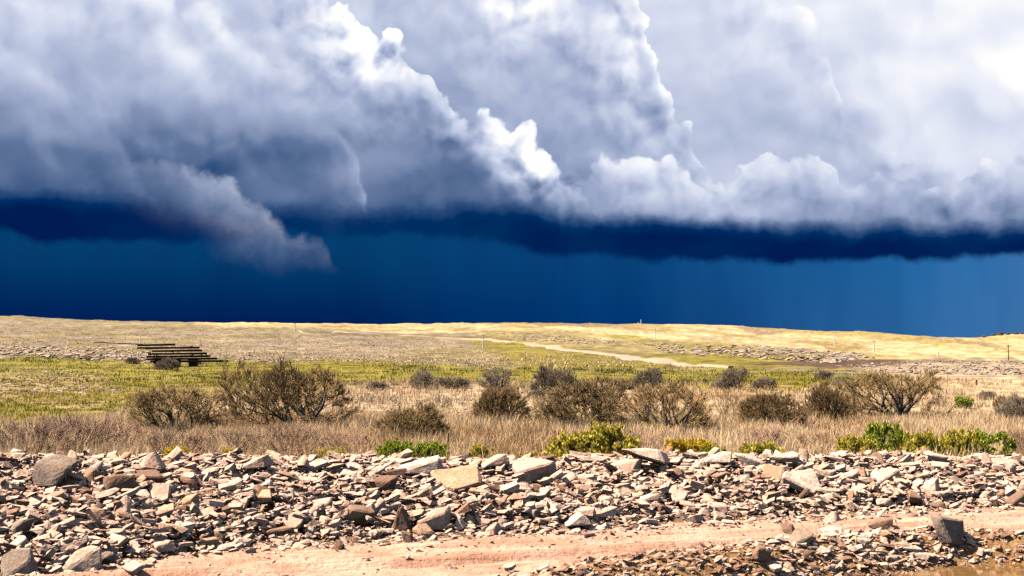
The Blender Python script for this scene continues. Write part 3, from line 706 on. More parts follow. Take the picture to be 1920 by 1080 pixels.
# boulders one can pick out: column, row of the centre, width, height in the photograph, shape, stone, short name
BOULDERS = [
 (100, 898, 94, 72, 'block', 'grey', 'large grey-brown boulder high in the left end of the bank'),
 (165, 900, 54, 46, 'block', 'brown', 'dark brown block touching the large grey-brown boulder on its right'),
 (155, 928, 36, 26, 'block', 'brown', 'small brown stone beneath the dark brown block at left'),
 (138, 852, 32, 22, 'pyramid', 'pale', 'pale pointed stone perched above the large grey-brown boulder'),
 (286, 856, 60, 38, 'pyramid', 'pink', 'pink pyramid-shaped rock on the left crest of the bank'),
 (222, 915, 64, 42, 'block', 'brown', 'dark squared rock left of the pale leaning slab'),
 (272, 901, 84, 36, 'slab', 'brown', 'dark flat slab below the pink pyramid-shaped rock'),
 (303, 930, 70, 44, 'slab', 'pink', 'pale pink slab leaning below the dark flat slab'),
 (235, 953, 54, 42, 'pyramid', 'pink', 'pinkish three-cornered rock low on the left bank'),
 (180, 973, 60, 38, 'block', 'tan', 'rounded tan rock left of the pinkish three-cornered rock'),
 (36, 1000, 42, 48, 'block', 'grey', 'upright grey-brown rock near the left photo edge'),
 (66, 948, 48, 32, 'slab', 'pale', 'pale tilted slab below the large grey-brown boulder'),
 (30, 1062, 72, 50, 'block', 'grey', 'big grey boulder in the bottom left corner'),
 (30, 1026, 50, 32, 'slab', 'pale', 'pale grey slab resting above the corner boulder'),
 (146, 1057, 80, 48, 'wedge', 'pale', 'broad pale wedge rock at the bottom left'),
 (203, 1048, 42, 26, 'block', 'grey', 'squat grey stone right of the broad pale wedge rock'),
 (252, 1070, 52, 28, 'slab', 'pale', 'white-topped flat stone on the bottom edge beside the road'),
 (212, 1007, 52, 24, 'slab', 'pale', 'almost white flat stone at the left foot of the bank'),
 (95, 1015, 44, 30, 'slab', 'pale', 'pale stone above the broad pale wedge rock'),
 (362, 910, 48, 38, 'block', 'brown', 'dark reddish block right of the pale leaning slab'),
 (349, 948, 42, 32, 'wedge', 'tan', 'tan rock below the dark reddish block'),
 (482, 859, 56, 24, 'wedge', 'pale', 'pale crest rock with a dark hollow front'),
 (571, 853, 34, 24, 'pyramid', 'pink', 'small pink peaked rock on the crest behind dry grass'),
 (598, 872, 42, 26, 'slab', 'pale', 'pale slab just below the small pink peaked rock'),
 (550, 984, 48, 34, 'slab', 'pink', 'pinkish slab low on the bank near the road'),
 (600, 950, 46, 24, 'block', 'pale', 'pale squared stone above the pinkish low slab'),
 (500, 937, 52, 24, 'slab', 'tan', 'flat tan stone in the left middle of the bank'),
 (655, 888, 54, 34, 'slab', 'pale', 'pale slab sloping left of the pale wedge with dark side'),
 (780, 873, 94, 32, 'wedge', 'pale', 'long pale wedge with a dark right side'),
 (858, 903, 104, 72, 'slab', 'tan', 'largest tan slab leaning on the middle of the bank'),
 (994, 885, 104, 46, 'slab', 'pink', 'wide pinkish slab lying right of the largest tan slab'),
 (973, 926, 56, 32, 'slab', 'pale', 'pale slab under the wide pinkish slab'),
 (720, 915, 60, 38, 'block', 'brown', 'dark brown broken rock left of the largest tan slab'),
 (675, 971, 72, 36, 'block', 'brown', 'long brown block with squared ends low on the bank'),
 (754, 978, 56, 48, 'pyramid', 'brown', 'dark brown peaked rock near the foot of the bank'),
 (812, 978, 66, 38, 'wedge', 'pink', 'pinkish squared rock right of the dark brown peaked rock'),
 (862, 982, 30, 28, 'pyramid', 'pale', 'small pale rock right of the pinkish squared rock'),
 (1073, 979, 70, 34, 'block', 'pale', 'pale squared slab at the foot beside the road'),
 (1212, 853, 104, 32, 'block', 'pale', 'widest flat pale boulder on the crest'),
 (1168, 876, 64, 34, 'wedge', 'pale', 'pale rock with brown end below the widest crest boulder'),
 (927, 856, 44, 20, 'wedge', 'pale', 'pale crest stone with a black shaded right side'),
 (1030, 857, 30, 18, 'block', 'brown', 'small brown crest stone before yellow-green scrub'),
 (764, 1012, 30, 26, 'block', 'brown', 'small dark cube of stone by the road'),
 (1250, 905, 40, 26, 'slab', 'pale', 'pale flat stone below the widest crest boulder'),
 (1270, 935, 42, 38, 'slab', 'pale', 'upright pale slab in the middle right of the bank'),
 (1502, 908, 84, 70, 'slab', 'pale', 'largest pale slab leaning on the right of the bank'),
 (1447, 895, 58, 40, 'block', 'tan', 'tan block left of the largest pale slab'),
 (1590, 902, 44, 32, 'block', 'pale', 'pale block right of the largest pale slab'),
 (1654, 900, 54, 34, 'wedge', 'pale', 'pale wedge two stones right of the largest pale slab'),
 (1738, 920, 40, 40, 'wedge', 'pale', 'steep pale wedge with a dark right face'),
 (1791, 906, 40, 30, 'pyramid', 'grey', 'greyish peaked stone right of the steep pale wedge'),
 (1405, 863, 58, 34, 'block', 'pale', 'rounded pale boulder on the right crest'),
 (1346, 858, 48, 22, 'wedge', 'pale', 'low pale crest rock left of the rounded pale boulder'),
 (1470, 858, 66, 22, 'slab', 'pale', 'long flat crest stone right of the rounded pale boulder'),
 (1713, 940, 32, 26, 'block', 'brown', 'round dark stone below the pale wedges'),
 (1780, 1004, 72, 60, 'block', 'grey', 'big grey-brown boulder alone on the near road edge'),
 (1501, 1013, 52, 32, 'block', 'grey', 'grey rock on the near road edge'),
 (1476, 995, 34, 20, 'block', 'brown', 'small brown rock behind the grey near-edge rock'),
 (1651, 986, 42, 22, 'wedge', 'brown', 'brown rock between the two grey near-edge rocks'),
 (1562, 972, 42, 28, 'pyramid', 'pink', 'pink stone standing on the road'),
 (1426, 1042, 44, 34, 'block', 'brown', 'dark brown clod on the ochre gravel slope'),
 (1906, 940, 40, 28, 'wedge', 'brown', 'brown and pale rock at the right photo edge'),
 (1886, 875, 66, 34, 'slab', 'pale', 'broad pale rock high at the right end of the bank'),
 (1751, 857, 56, 22, 'slab', 'pale', 'flat pale crest stone in front of green bushes'),
 (1843, 857, 30, 20, 'pyramid', 'pink', 'pinkish crest stone right of the green bushes'),
 (1872, 1073, 30, 22, 'pyramid', 'pink', 'pink stone in the muddy pool'),
 (1450, 1072, 38, 16, 'slab', 'pale', 'pale flat stone at the bottom edge of the gravel'),
 (845, 1064, 24, 16, 'block', 'pale', 'pale stone lying on the near road edge'),
 (955, 1068, 30, 14, 'slab', 'pale', 'flat whitish stone on the near road edge'),
 (1560, 1005, 48, 18, 'slab', 'pale', 'thin pale slab right of the grey near-edge rock'),
 (1620, 1022, 40, 24, 'block', 'pale', 'pale stone midway along the near gravel'),
]
rock_spots = []       # (x, y, radius, px, py, short name)
def slope_at(x, y, e=0.25):
    gx = (ground_h(x + e, y) - ground_h(x - e, y)) / (2 * e); gy = (ground_h(x, y + e) - ground_h(x, y - e)) / (2 * e)
    return float(gx), float(gy)
for i, (px, py, w, h, kind, stone, short) in enumerate(BOULDERS):
    r = np.random.default_rng(100 + i)
    x, y, z = on_ground(px, py + h * 0.18)
    lift = None
    if st(x, y)[1] > 4.3 and py < 900:                      # sits on the crest itself
        a_ = (px - 960) / FPX; y = (4.0 + 19.333) / (0.9385 - 0.3453 * a_); x = a_ * y
        z = float(ground_h(x, y)); dd = ray(px, py); lift = CAM_Z + dd[2] / dd[1] * y
    sc = y / FPX
    W, H = w * sc, h * sc
    s_, t_ = st(x, y)
    gx, gy = slope_at(x, y)
    if kind == 'slab':
        D = H / (0.70 if h / w > 0.5 else 0.5); pts = shape_points(kind, r) * (W * 1.02, max(D, 0.2), min(W, D) * 0.95)
        tilt = R(r.uniform(34, 42)) if h / w > 0.5 else R(r.uniform(8, 18))
        rot = Euler((tilt, R(r.uniform(-6, 9)), R(r.uniform(-18, 18))))
    else:
        D = 0.5 * (W + H) * 0.9; pts = shape_points(kind, r) * (W, D, H * 1.08)
        rot = Euler((R(r.uniform(-8, 8)), R(r.uniform(-10, 10)), R(r.uniform(-28, 28))))
    mean = (W + H) / 2
    V, F = hull(pts / mean, 0.045, 2, 0.07, i)
    me = mesh_np('rock', V * mean, F, M[stone], False)
    zz = z + (H * 0.26 if kind != 'slab' else 0.04 + (0.15 if h / w > 0.5 else 0.2) * H)
    if lift is not None: zz = min(max(lift, z + 0.02), z + 0.16 + 0.3 * H)
    o = link('rock', me, None, (x, y, zz), rot)
    tag(o, short, 'rock', 'rocks of the rubble bank and road edge')
    rock_spots.append((x, y, max(W, D) / 2, px, py, short))
# medium stones in the bank, each told by the boulder next to it
proto = []
for i in range(34):
    r = np.random.default_rng(900 + i)
    kind = ['block', 'slab', 'wedge', 'block', 'slab', 'pyramid'][i % 6]
    V, F = hull(shape_points(kind, r) * (1.0, 0.85, 0.75 if kind != 'slab' else 1.1), 0.05, 1, 0.06, i)
    proto.append((V, F))
pmesh = {}
used, count, tries = {}, 0, 0
COLN = {'pale': 'pale', 'pink': 'pinkish', 'brown': 'brown', 'tan': 'tan', 'grey': 'grey'}
ORD = ['', 'second ', 'third ', 'fourth ', 'fifth ', 'sixth ', 'seventh ', 'eighth ', 'ninth ', 'tenth ']
cands = []
while len(cands) < 228 and tries < 9000:
    tries += 1
    px = rng.uniform(4, 1916); py = rng.uniform(852, 1040)
    x, y, z = on_ground(px, py)
    s_, t_ = st(x, y)
    if t_ < base_t(np.array([s_]))[0] - 0.05 or t_ > 4.9: continue
    size = float(rng.uniform(0.19, 0.27) if rng.random() < 0.6 else rng.uniform(0.27, 0.42))
    if any((x - a) ** 2 + (y - b2) ** 2 < (0.72 * (rr + size * 0.5)) ** 2 for a, b2, rr, *_ in rock_spots): continue
    rock_spots.append((x, y, size * 0.5, px, py, None))
    cands.append((x, y, z, size))
named = [q for q in rock_spots if q[5]]
rel = {}
rows = []
for (x, y, z, size) in cands:
    qx, qy = project(x, y, z + 0.05)
    best = min(named, key=lambda q: (q[3] - qx) ** 2 + ((q[4] - qy) * 1.6) ** 2)
    dx, dy = qx - best[3], (qy - best[4]) * 1.6
    where = ('right of' if dx > 0 else 'left of') if abs(dx) > abs(dy) else ('below' if dy > 0 else 'above')
    rows.append([x, y, z, size, best[5], where, math.hypot(dx, dy)])
for k in sorted(set((q[4], q[5]) for q in rows)):
    for n, q in enumerate(sorted([q for q in rows if (q[4], q[5]) == k], key=lambda q: q[6])): q.append(n)
for x, y, z, size, short, where, dist, n in rows:
    stone = rng.choice(['pale', 'pale', 'pale', 'pink', 'pink', 'tan', 'brown', 'brown', 'grey'])
    pi = int(rng.integers(0, len(proto)))
    if (pi, stone) not in pmesh: pmesh[(pi, stone)] = mesh_np('rock', proto[pi][0], proto[pi][1], M[str(stone)], False)
    gx, gy = slope_at(x, y)
    o = link('rock', pmesh[(pi, stone)], None, (x, y, z + size * 0.12), (R(rng.uniform(-10, 34)), R(rng.uniform(-14, 14)), R(rng.uniform(-180, 180) if rng.random() < 0.5 else rng.uniform(-30, 30))), (size * rng.uniform(0.95, 1.35), size, size * rng.uniform(0.7, 1.0)))
    lead = ORD[min(n, 9)]
    tag(o, f'{COLN[str(stone)]} stone {lead}{where} the {short}'.replace(' of the bank', '') if len(f'{COLN[str(stone)]} stone {lead}{where} the {short}'.split()) > 16 else f'{COLN[str(stone)]} stone {lead}{where} the {short}', 'rock', 'rocks of the rubble bank and road edge')

# all the smaller rubble, too many to tell apart
def scatter_stones(name, X, Y, Z, S, mat, lab, tint, protos=PEB, tilt=0.5, flat=(0.55, 0.95), r=rng):
    n = len(X); pid = r.integers(0, len(protos), n)
    yaw = np.where(r.random(n) < 0.65, r.normal(0.2, 0.45, n), r.uniform(0, 2 * np.pi, n)); rx = r.normal(0, tilt * 0.6, n) + tilt * 0.3; ry = r.normal(0, tilt * 0.5, n)
    cz, sz, cx_, sx_, cy_, sy_ = np.cos(yaw), np.sin(yaw), np.cos(rx), np.sin(rx), np.cos(ry), np.sin(ry)
    Rz = np.zeros((n, 3, 3)); Rz[:, 0, 0] = cz; Rz[:, 0, 1] = -sz; Rz[:, 1, 0] = sz; Rz[:, 1, 1] = cz; Rz[:, 2, 2] = 1
    Rx = np.zeros((n, 3, 3)); Rx[:, 0, 0] = 1; Rx[:, 1, 1] = cx_; Rx[:, 1, 2] = -sx_; Rx[:, 2, 1] = sx_; Rx[:, 2, 2] = cx_
    Ry = np.zeros((n, 3, 3)); Ry[:, 1, 1] = 1; Ry[:, 0, 0] = cy_; Ry[:, 0, 2] = sy_; Ry[:, 2, 0] = -sy_; Ry[:, 2, 2] = cy_
    RM = Rx @ Ry @ Rz
    SC = np.c_[S * r.uniform(0.95, 1.7, n), S * r.uniform(0.7, 1.0, n), S * r.uniform(flat[0], flat[1], n)]
    Vs, Fs, Ts, off = [], [], [], 0
    for p, (V, F) in enumerate(protos):
        k = np.nonzero(pid == p)[0]
        if not len(k): continue
        W = np.einsum('nij,nvj->nvi', RM[k], V[None] * SC[k][:, None, :]) + np.c_[X[k], Y[k], Z[k]][:, None, :]
        Vs.append(W.reshape(-1, 3)); Ts.append(np.repeat(tint[k], len(V)))
        Fs.append((F[None] + (np.arange(len(k)) * len(V))[:, None, None]).reshape(-1, 3) + off)
        off += len(k) * len(V)
    me = mesh_np(name, np.concatenate(Vs), np.concatenate(Fs), mat, False, {'tint': np.concatenate(Ts)})
    return tag(link(name, me), lab, 'rubble', kind='stuff')
def rubble():
    n = 66000
    s = rng.uniform(-15, 17.5, n); t = rng.uniform(-0.9, 5.3, n)
    keep = t > base_t(s) - 0.25 * rng.random(n) ** 3 * 3
    s, t = s[keep], t[keep]
    x, y = xy(s, t)
    # bigger pieces first in patches, fines near the foot
    keep = np.ones(len(x), bool)
    for a, b2, rr, _, _, short in rock_spots:
        if short: keep &= (x - a) ** 2 + (y - b2 + 0.1) ** 2 > (0.62 * rr) ** 2
    x, y, s, t = x[keep], y[keep], s[keep], t[keep]
    size = 0.04 + 0.22 * rng.random(len(x)) ** 2.8
    foot = t < base_t(s) + 0.35
    size = np.where(foot, size * 0.65, size)
    z = ground_h(x, y) + size * rng.uniform(0.0, 0.35, len(x)) + np.where(foot, 0.0, rng.uniform(-0.12, 0.13, len(x)))
    scatter_stones('rubble', x, y, z, size, M['rubble'], 'small broken stones filling the rubble bank between the bigger rocks', np.where(rng.random(len(x)) < 0.62, rng.uniform(0.36, 0.86, len(x)), rng.random(len(x))))
rubble()
def gravel():
    n = 31000
    s = rng.uniform(-14, 16, n); nt = near_t(s)
    d = rng.uniform(-0.2, 2.4, n)
    dens = np.where(s > -0.5, 1.0, 0.25) * np.where((s > 7.5), 0.85, 1)
    keep = (rng.random(n) < dens)
    s, d = s[keep], d[keep]
    t = near_t(s) - d
    x, y = xy(s, t)
    size = 0.03 + 0.12 * rng.random(len(x)) ** 3
    big = (s > 3.0) & (s < 7.0) & (d < 1.0)
    size = np.where(big, size * 1.35, size)
    z = ground_h(x, y) + size * rng.uniform(-0.1, 0.3, len(x))
    tint = np.where(rng.random(len(x)) < np.where(big, 0.75, 0.22), rng.uniform(0.35, 0.85, len(x)), np.where(rng.random(len(x)) < 0.5, rng.uniform(0, 0.2, len(x)), rng.uniform(0.9, 1, len(x))))
    scatter_stones('gravel', x, y, z, size, M['rubble'], 'loose gravel and clods along the near road edge', tint)
    n = 2600                                                       # crumbs on the road
    s = rng.uniform(-12, 13, n); k = np.where(rng.random(n) < 0.7, rng.random(n) ** 0.4, rng.random(n))
    t = near_t(s) + (base_t(s) - near_t(s)) * k
    x, y = xy(s, t); size = 0.018 + 0.06 * rng.random(n) ** 4
    scatter_stones('road_pebbles', x, y, ground_h(x, y) + size * 0.2, size, M['rubble'], 'pebbles lying loose on the dirt road', rng.random(n))
gravel()
def in_view(n, poly, r=rng, ymin=60):
    """random ground points whose view falls inside a polygon of the far slope"""
    poly = np.array(poly, float); X, Y = [], []
    lo, hi = poly.min(0), poly.max(0)
    px = r.uniform(lo[0], hi[0], n * 3); py = r.uniform(lo[1], hi[1], n * 3)
    k = poly_sd(px, py, poly) > 0
    px, py = px[k][:n], py[k][:n]
    YS = np.geomspace(ymin, 1000, 420)
    out = []
    for a in range(0, len(px), 4000):
        qx, qy = px[a:a + 4000], py[a:a + 4000]
        dx = (qx - 960) / FPX; dz = np.tan(PITCH + np.arctan((540 - qy) / FPX))
        XX = dx[:, None] * YS[None]; ZZ = CAM_Z + dz[:, None] * YS[None]
        hit = far_h(XX, np.broadcast_to(YS, XX.shape)) >= ZZ
        i = np.where(hit.any(1), hit.argmax(1), 0)
        yy = YS[i] * (1 - r.uniform(0, 0.008, len(i))); ok = hit.any(1)
        out.append(np.c_[dx * yy, yy][ok])
    o = np.concatenate(out); return o[:, 0], o[:, 1]
def far_stones():
    X, Y, S = [], [], []
    for poly, n, lo, hi in [([(-20, 650), (200, 652), (290, 662), (300, 682), (120, 674), (-20, 664)], 800, 0.2, 1.1),
                            ([(300, 660), (560, 662), (800, 668), (1000, 680), (700, 680), (440, 680)], 700, 0.15, 0.6),
                            ([(1180, 642), (1300, 646), (1440, 650), (1600, 662), (1640, 672), (1560, 682), (1420, 672), (1250, 662)], 1100, 0.35, 1.7),
                            ([(930, 624), (1060, 630), (1180, 642), (1100, 646), (960, 634)], 600, 0.4, 1.2),
                            ([(1560, 686), (1720, 676), (1930, 676), (1930, 704), (1700, 702)], 900, 0.2, 0.7),
                            ([(0, 605), (380, 615), (900, 640), (900, 655), (0, 650)], 1600, 0.2, 0.7),
                            ([(600, 740), (1060, 735), (1060, 790), (620, 790)], 350, 0.08, 0.35),
                            ([(-10, 690), (180, 690), (240, 740), (-10, 740)], 500, 0.1, 0.4)]:
        x, y = in_view(n, poly); X.append(x); Y.append(y); S.append(lo + (hi - lo) * rng.random(len(x)) ** 2.5)
    X, Y, S = map(np.concatenate, (X, Y, S))
    scatter_stones('hill_stones', X, Y, far_h(X, Y) + S * 0.12, S, M['farstone'], 'weathered stones strewn over the far slopes', rng.random(len(X)), PEB[:12], 0.3, (0.5, 0.8))
far_stones()

# ------------------------------------------------------------------ shrubs
def seg_mesh(P0, P1, R0, R1, sides):
    """each segment an open tapered prism"""
    n = len(P0); d = P1 - P0; L = np.linalg.norm(d, axis=1, keepdims=True); d = d / np.maximum(L, 1e-6)
    up = np.where(np.abs(d[:, 2:3]) > 0.9, np.array([[1.0, 0, 0]]), np.array([[0, 0, 1.0]]))
    a = np.cross(d, up); a /= np.linalg.norm(a, axis=1, keepdims=True); b2 = np.cross(d, a)
    th = np.arange(sides) * 2 * np.pi / sides
    ring = np.cos(th)[None, :, None] * a[:, None] + np.sin(th)[None, :, None] * b2[:, None]
    V = np.concatenate([P0[:, None] + ring * R0[:, None, None], P1[:, None] + ring * R1[:, None, None]], 1).reshape(-1, 3)
    i = np.arange(sides); j = (i + 1) % sides
    f = np.r_[np.c_[i, j, j + sides], np.c_[i, j + sides, i + sides]]
    F = (f[None] + (np.arange(n) * 2 * sides)[:, None, None]).reshape(-1, 3)
    return V, F
def grow(r, stems, spread, seg, iters, split, wander, up, env, r0, twiglets, tw_len, flat=1.0, core=0.0):
    """shrub about 2 wide, 1 high, growing from the origin"""
    a = np.linspace(0, 2 * np.pi, stems, endpoint=False) + r.normal(0, 0.35, stems)
    tilt = r.uniform(0.15, 1.0, stems) ** 0.7 * spread
    D = np.c_[np.cos(a) * np.sin(tilt), np.sin(a) * np.sin(tilt), np.cos(tilt)]
    P = np.c_[np.cos(a), np.sin(a), 0 * a - 0.3] * r.uniform(0.02, 0.10 + core, (stems, 1)); P[:, 2] = -0.03
    Rd = r0 * r.uniform(0.7, 1.1, stems)
    segs, tips = [], []
    ph = r.uniform(0, 6.28, 3); ox, oy = r.uniform(-0.3, 0.3, 2)
    for it in range(iters):
        n = len(P)
        if n == 0: break
        nd = D + r.normal(0, wander, (n, 3)); nd[:, 2] += up * (1 if it > 1 else 0.3)
        nd /= np.linalg.norm(nd, axis=1, keepdims=True)
        Q = P + nd * seg * r.uniform(0.6, 1.3, (n, 1)) * (0.94 ** it)
        Q[:, 2] = np.maximum(Q[:, 2], 0.02)
        R1 = Rd * 0.86
        segs.append((P, Q, Rd, R1))
        az_ = np.arctan2(Q[:, 1], Q[:, 0])
        e = env(Q - np.array([[ox, oy, 0.0]]) * Q[:, 2:3]) * (1 + 0.22 * np.sin(2 * az_ + ph[0]) + 0.16 * np.sin(3 * az_ + ph[1]) + 0.12 * np.sin(5 * az_ + ph[2] + 4 * Q[:, 2])) + r.normal(0, 0.09, n)
        alive = e < 1
        tips.append((Q[~alive], nd[~alive]))
        P, D, Rd = Q[alive], nd[alive], R1[alive]
        sp = r.random(len(P)) < (split if it > 0 else 0.9)
        if sp.any():
            bd = D[sp] + r.normal(0, 0.62, (sp.sum(), 3)) * np.array([1, 1, 0.7]); bd /= np.linalg.norm(bd, axis=1, keepdims=True)
            tips.append((P[sp], bd))
            P = np.concatenate([P, P[sp]]); D = np.concatenate([D, bd]); Rd = np.concatenate([Rd * np.where(sp, 0.86, 1.0), Rd[sp] * 0.72])
        if len(P) > 1900:
            k = r.permutation(len(P))[:1900]; P, D, Rd = P[k], D[k], Rd[k]
    tips.append((P, D))
    P0, P1, R0, R1 = [np.concatenate([q[i] for q in segs]) for i in range(4)]
    T, TD = np.concatenate([q[0] for q in tips]), np.concatenate([q[1] for q in tips])
    out = T / np.maximum(np.linalg.norm(T, axis=1, keepdims=True), 0.05)
    k = np.repeat(np.arange(len(T)), twiglets)
    td = TD[k] * 0.6 + out[k] * 0.5 + r.normal(0, 0.36, (len(k), 3)); td[:, 2] += 0.25
    td /= np.linalg.norm(td, axis=1, keepdims=True)
    base = T[k] - TD[k] * r.uniform(0, 0.08, (len(k), 1))
    return (P0, P1, R0, R1), (base, base + td * tw_len * r.uniform(0.5, 1.4, (len(k), 1)))
def dome(hx=1.0, hz=1.0, p=2.2):
    return lambda Q: (np.hypot(Q[:, 0], Q[:, 1]) / hx) ** p + (np.maximum(Q[:, 2], 0) / hz) ** p
def umbrella(Q):
    return np.maximum(np.hypot(Q[:, 0], Q[:, 1]), (Q[:, 2] / 0.98) ** 3 + 0.25 * np.hypot(Q[:, 0], Q[:, 1]) ** 2)
KINDS = {  # stems, spread, seg, iters, split, wander, up, envelope, stem radius, twiglets, twig length, core
    'open_tree': (8, 1.3, 0.16, 13, 0.45, 0.24, 0.04, umbrella, 0.060, 4, 0.10, 0.03),
    'wide_tree': (11, 1.3, 0.16, 13, 0.44, 0.18, 0.08, umbrella, 0.055, 4, 0.10, 0.10),
    'dome': (22, 1.35, 0.145, 12, 0.44, 0.15, 0.03, dome(1.0, 1.0, 2.3), 0.024, 5, 0.11, 0.14),
    'thicket': (24, 1.2, 0.145, 11, 0.44, 0.15, 0.07, dome(1.0, 1.0, 2.8), 0.019, 5, 0.11, 0.24),
    'sparse': (7, 1.2, 0.17, 9, 0.42, 0.26, 0.05, dome(1.0, 1.0, 2.2), 0.030, 3, 0.11, 0.05),
    'brush': (46, 0.75, 0.17, 7, 0.36, 0.14, 0.14, dome(1.0, 1.0, 3.0), 0.009, 3, 0.16, 0.75),
}
lib = {}
def shrub_mesh(kind, var, twigmat):
    key = (kind, var, twigmat)
    if key in lib: return lib[key]
    r = np.random.default_rng(hash((len(kind), var)) % 100000 + 31 * list(KINDS).index(kind))
    st_, sp_, sg_, it_, spl, wd, up, env, r0, tw, tl, core = KINDS[kind]
    (P0, P1, R0, R1), (A, B) = grow(r, st_, sp_, sg_, it_, spl, wd, up, env, r0, tw, tl, 1.0, core)
    thick = R0 > (0.011 if kind != 'brush' else 0.0065)
    V1, F1 = seg_mesh(P0[thick], P1[thick] + (P1 - P0)[thick] * 0.12, R0[thick], R1[thick], 5)
    trunk = mesh_np('trunk', V1, F1, M['bark'], True)
    thin = ~thick
    s0 = np.concatenate([P0[thin], A]); s1 = np.concatenate([P1[thin], B])
    ra = np.concatenate([np.maximum(R0[thin], 0.0055), np.full(len(A), 0.0054)]); rb = np.concatenate([np.maximum(R1[thin], 0.0035), np.full(len(A), 0.002)])
    V2, F2 = seg_mesh(s0, s1, ra, rb, 3)
    tint = np.repeat(np.clip(np.concatenate([r.normal(0.35, 0.15, thin.sum()), r.normal(0.58, 0.22, len(A))]), 0, 1), 6)
    crown = mesh_np('crown', V2, F2, M[twigmat], True, {'tint': tint})
    lib[key] = (trunk, crown)
    return lib[key]
def behind_crest(px, ptop, Y):
    """foot of a bush Y metres away whose top shows at row ptop"""
    x = (px - 960) / FPX * Y; z = float(ground_h(x, Y))
    row = project(x, Y, z)[1]
    return x, Y, z, max((row - ptop) * Y / FPX, 0.25)
def shrub(px, py, w, h, kind, var, lab, name='shrub', twigmat='twig', grp='bare shrubs on the plain', rot=None, cat='bush', Y=None):
    if Y is None:
        x, y, z = on_ground(px, py, 30); H = h * y / FPX
    else:
        x, y, z, H = behind_crest(px, py - h, Y)
    W = w * y / FPX / 2 * 1.1
    H *= 1.04
    e = bpy.data.objects.new(name, None); col.objects.link(e)
    e.location = (x, y, z - 0.04); e.rotation_euler = (0, 0, rng.uniform(0, 6.28) if rot is None else rot); e.scale = (W, W * 0.95, H * 0.94)
    tag(e, lab, cat, grp)
    t, c = shrub_mesh(kind, var, twigmat)
    tr = link('trunk' if kind != 'brush' else 'stems', t, e); link('crown' if kind != 'brush' else 'twigs', c, e)
    if kind == 'brush': tr['kind'] = 'stuff'
    return e
SHRUBS = [
 (322, 806, 172, 76, 'open_tree', 0, 'twig', 'low bare tree with dark trunks left of the tallest bare tree'),
 (388, 803, 80, 58, 'sparse', 1, 'twig', 'small leaning bare shrub between the low and the tallest bare trees'),
 (452, 797, 124, 116, 'open_tree', 1, 'twig', 'tallest bare tree with a dark forked trunk at left'),
 (556, 803, 200, 104, 'wide_tree', 0, 'twig', 'widest bare tree with spreading dark limbs at left'),
 (770, 828, 124, 66, 'dome', 0, 'twig', 'dense rounded brown bush nearest the bank in the middle'),
 (935, 796, 92, 70, 'dome', 1, 'twig', 'rounded brown bush standing left of the twin domes'),
 (1095, 803, 164, 88, 'dome', 2, 'twig', 'big domed brown bush, left one of the twin domes'),
 (1255, 806, 166, 86, 'wide_tree', 1, 'twig', 'big domed bush with visible stems, right one of the twin domes'),
 (1360, 790, 66, 54, 'sparse', 0, 'twig', 'thin see-through shrub right of the twin domes'),
 (1442, 800, 118, 62, 'dome', 1, 'twig', 'low brown bush left of the short dark post'),
 (1560, 795, 92, 72, 'thicket', 0, 'twig', 'upright dense bush just left of the flat-topped tree'),
 (1680, 782, 176, 82, 'wide_tree', 2, 'twig', 'broad flat-topped tree with a short dark trunk at right'),
 (1910, 793, 90, 52, 'thicket', 1, 'greytwig', 'greyish bush cut by the right photo edge'),
 (936, 735, 72, 42, 'open_tree', 2, 'greytwig', 'small dark-limbed tree at the meadow edge in the middle'),
 (1043, 744, 84, 54, 'dome', 0, 'greytwig', 'grey rounded bush at the meadow edge right of the small tree'),
 (791, 729, 44, 34, 'thicket', 0, 'greytwig', 'small dark round bush at the meadow edge left of the middle'),
 (845, 728, 66, 22, 'thicket', 1, 'greytwig', 'low grey scrub between the dark round bush and small tree'),
 (710, 733, 42, 18, 'thicket', 0, 'greytwig', 'lowest dark scrub at the left of the meadow edge'),
 (1215, 730, 52, 36, 'dome', 2, 'greytwig', 'small grey dome bush behind the right twin dome'),
 (1162, 731, 48, 22, 'thicket', 1, 'greytwig', 'low grey scrub left of the small grey dome bush'),
 (1384, 731, 50, 40, 'open_tree', 0, 'greytwig', 'small tree with a dark trunk standing in the gold grass'),
 (1352, 731, 36, 22, 'thicket', 0, 'greytwig', 'grey bush left of the dark-trunked small tree in gold grass'),
 (1430, 730, 50, 22, 'thicket', 1, 'greytwig', 'grey bush right of the dark-trunked small tree in gold grass'),
 (1545, 712, 34, 18, 'thicket', 0, 'greytwig', 'tiny grey bush at the far end of the gold grass'),
 (1574, 727, 44, 26, 'sparse', 0, 'greytwig', 'grey shrub behind the left side of the flat-topped tree'),
 (659, 757, 44, 26, 'sparse', 1, 'greytwig', 'leftmost of four small bare shrubs on the pale soil'),
 (690, 758, 26, 22, 'sparse', 0, 'greytwig', 'second from left of four small bare shrubs on pale soil'),
 (719, 758, 26, 24, 'sparse', 1, 'greytwig', 'third from left of four small bare shrubs on pale soil'),
 (746, 757, 30, 24, 'sparse', 0, 'greytwig', 'rightmost of four small bare shrubs on the pale soil'),
 (820, 766, 62, 32, 'sparse', 1, 'greytwig', 'spreading bare shrub above the dense rounded brown bush'),
 (1008, 748, 44, 18, 'thicket', 0, 'greytwig', 'low dark scrub between the middle bushes'),
 (1852, 750, 30, 18, 'thicket', 1, 'greytwig', 'small olive bush alone on the right plain'),
 (1885, 768, 40, 26, 'thicket', 0, 'twig', 'small brown bush above the greyish bush at right edge'),
 (1765, 762, 30, 26, 'sparse', 1, 'greytwig', 'grey shrub at the right foot of the flat-topped tree'),
]
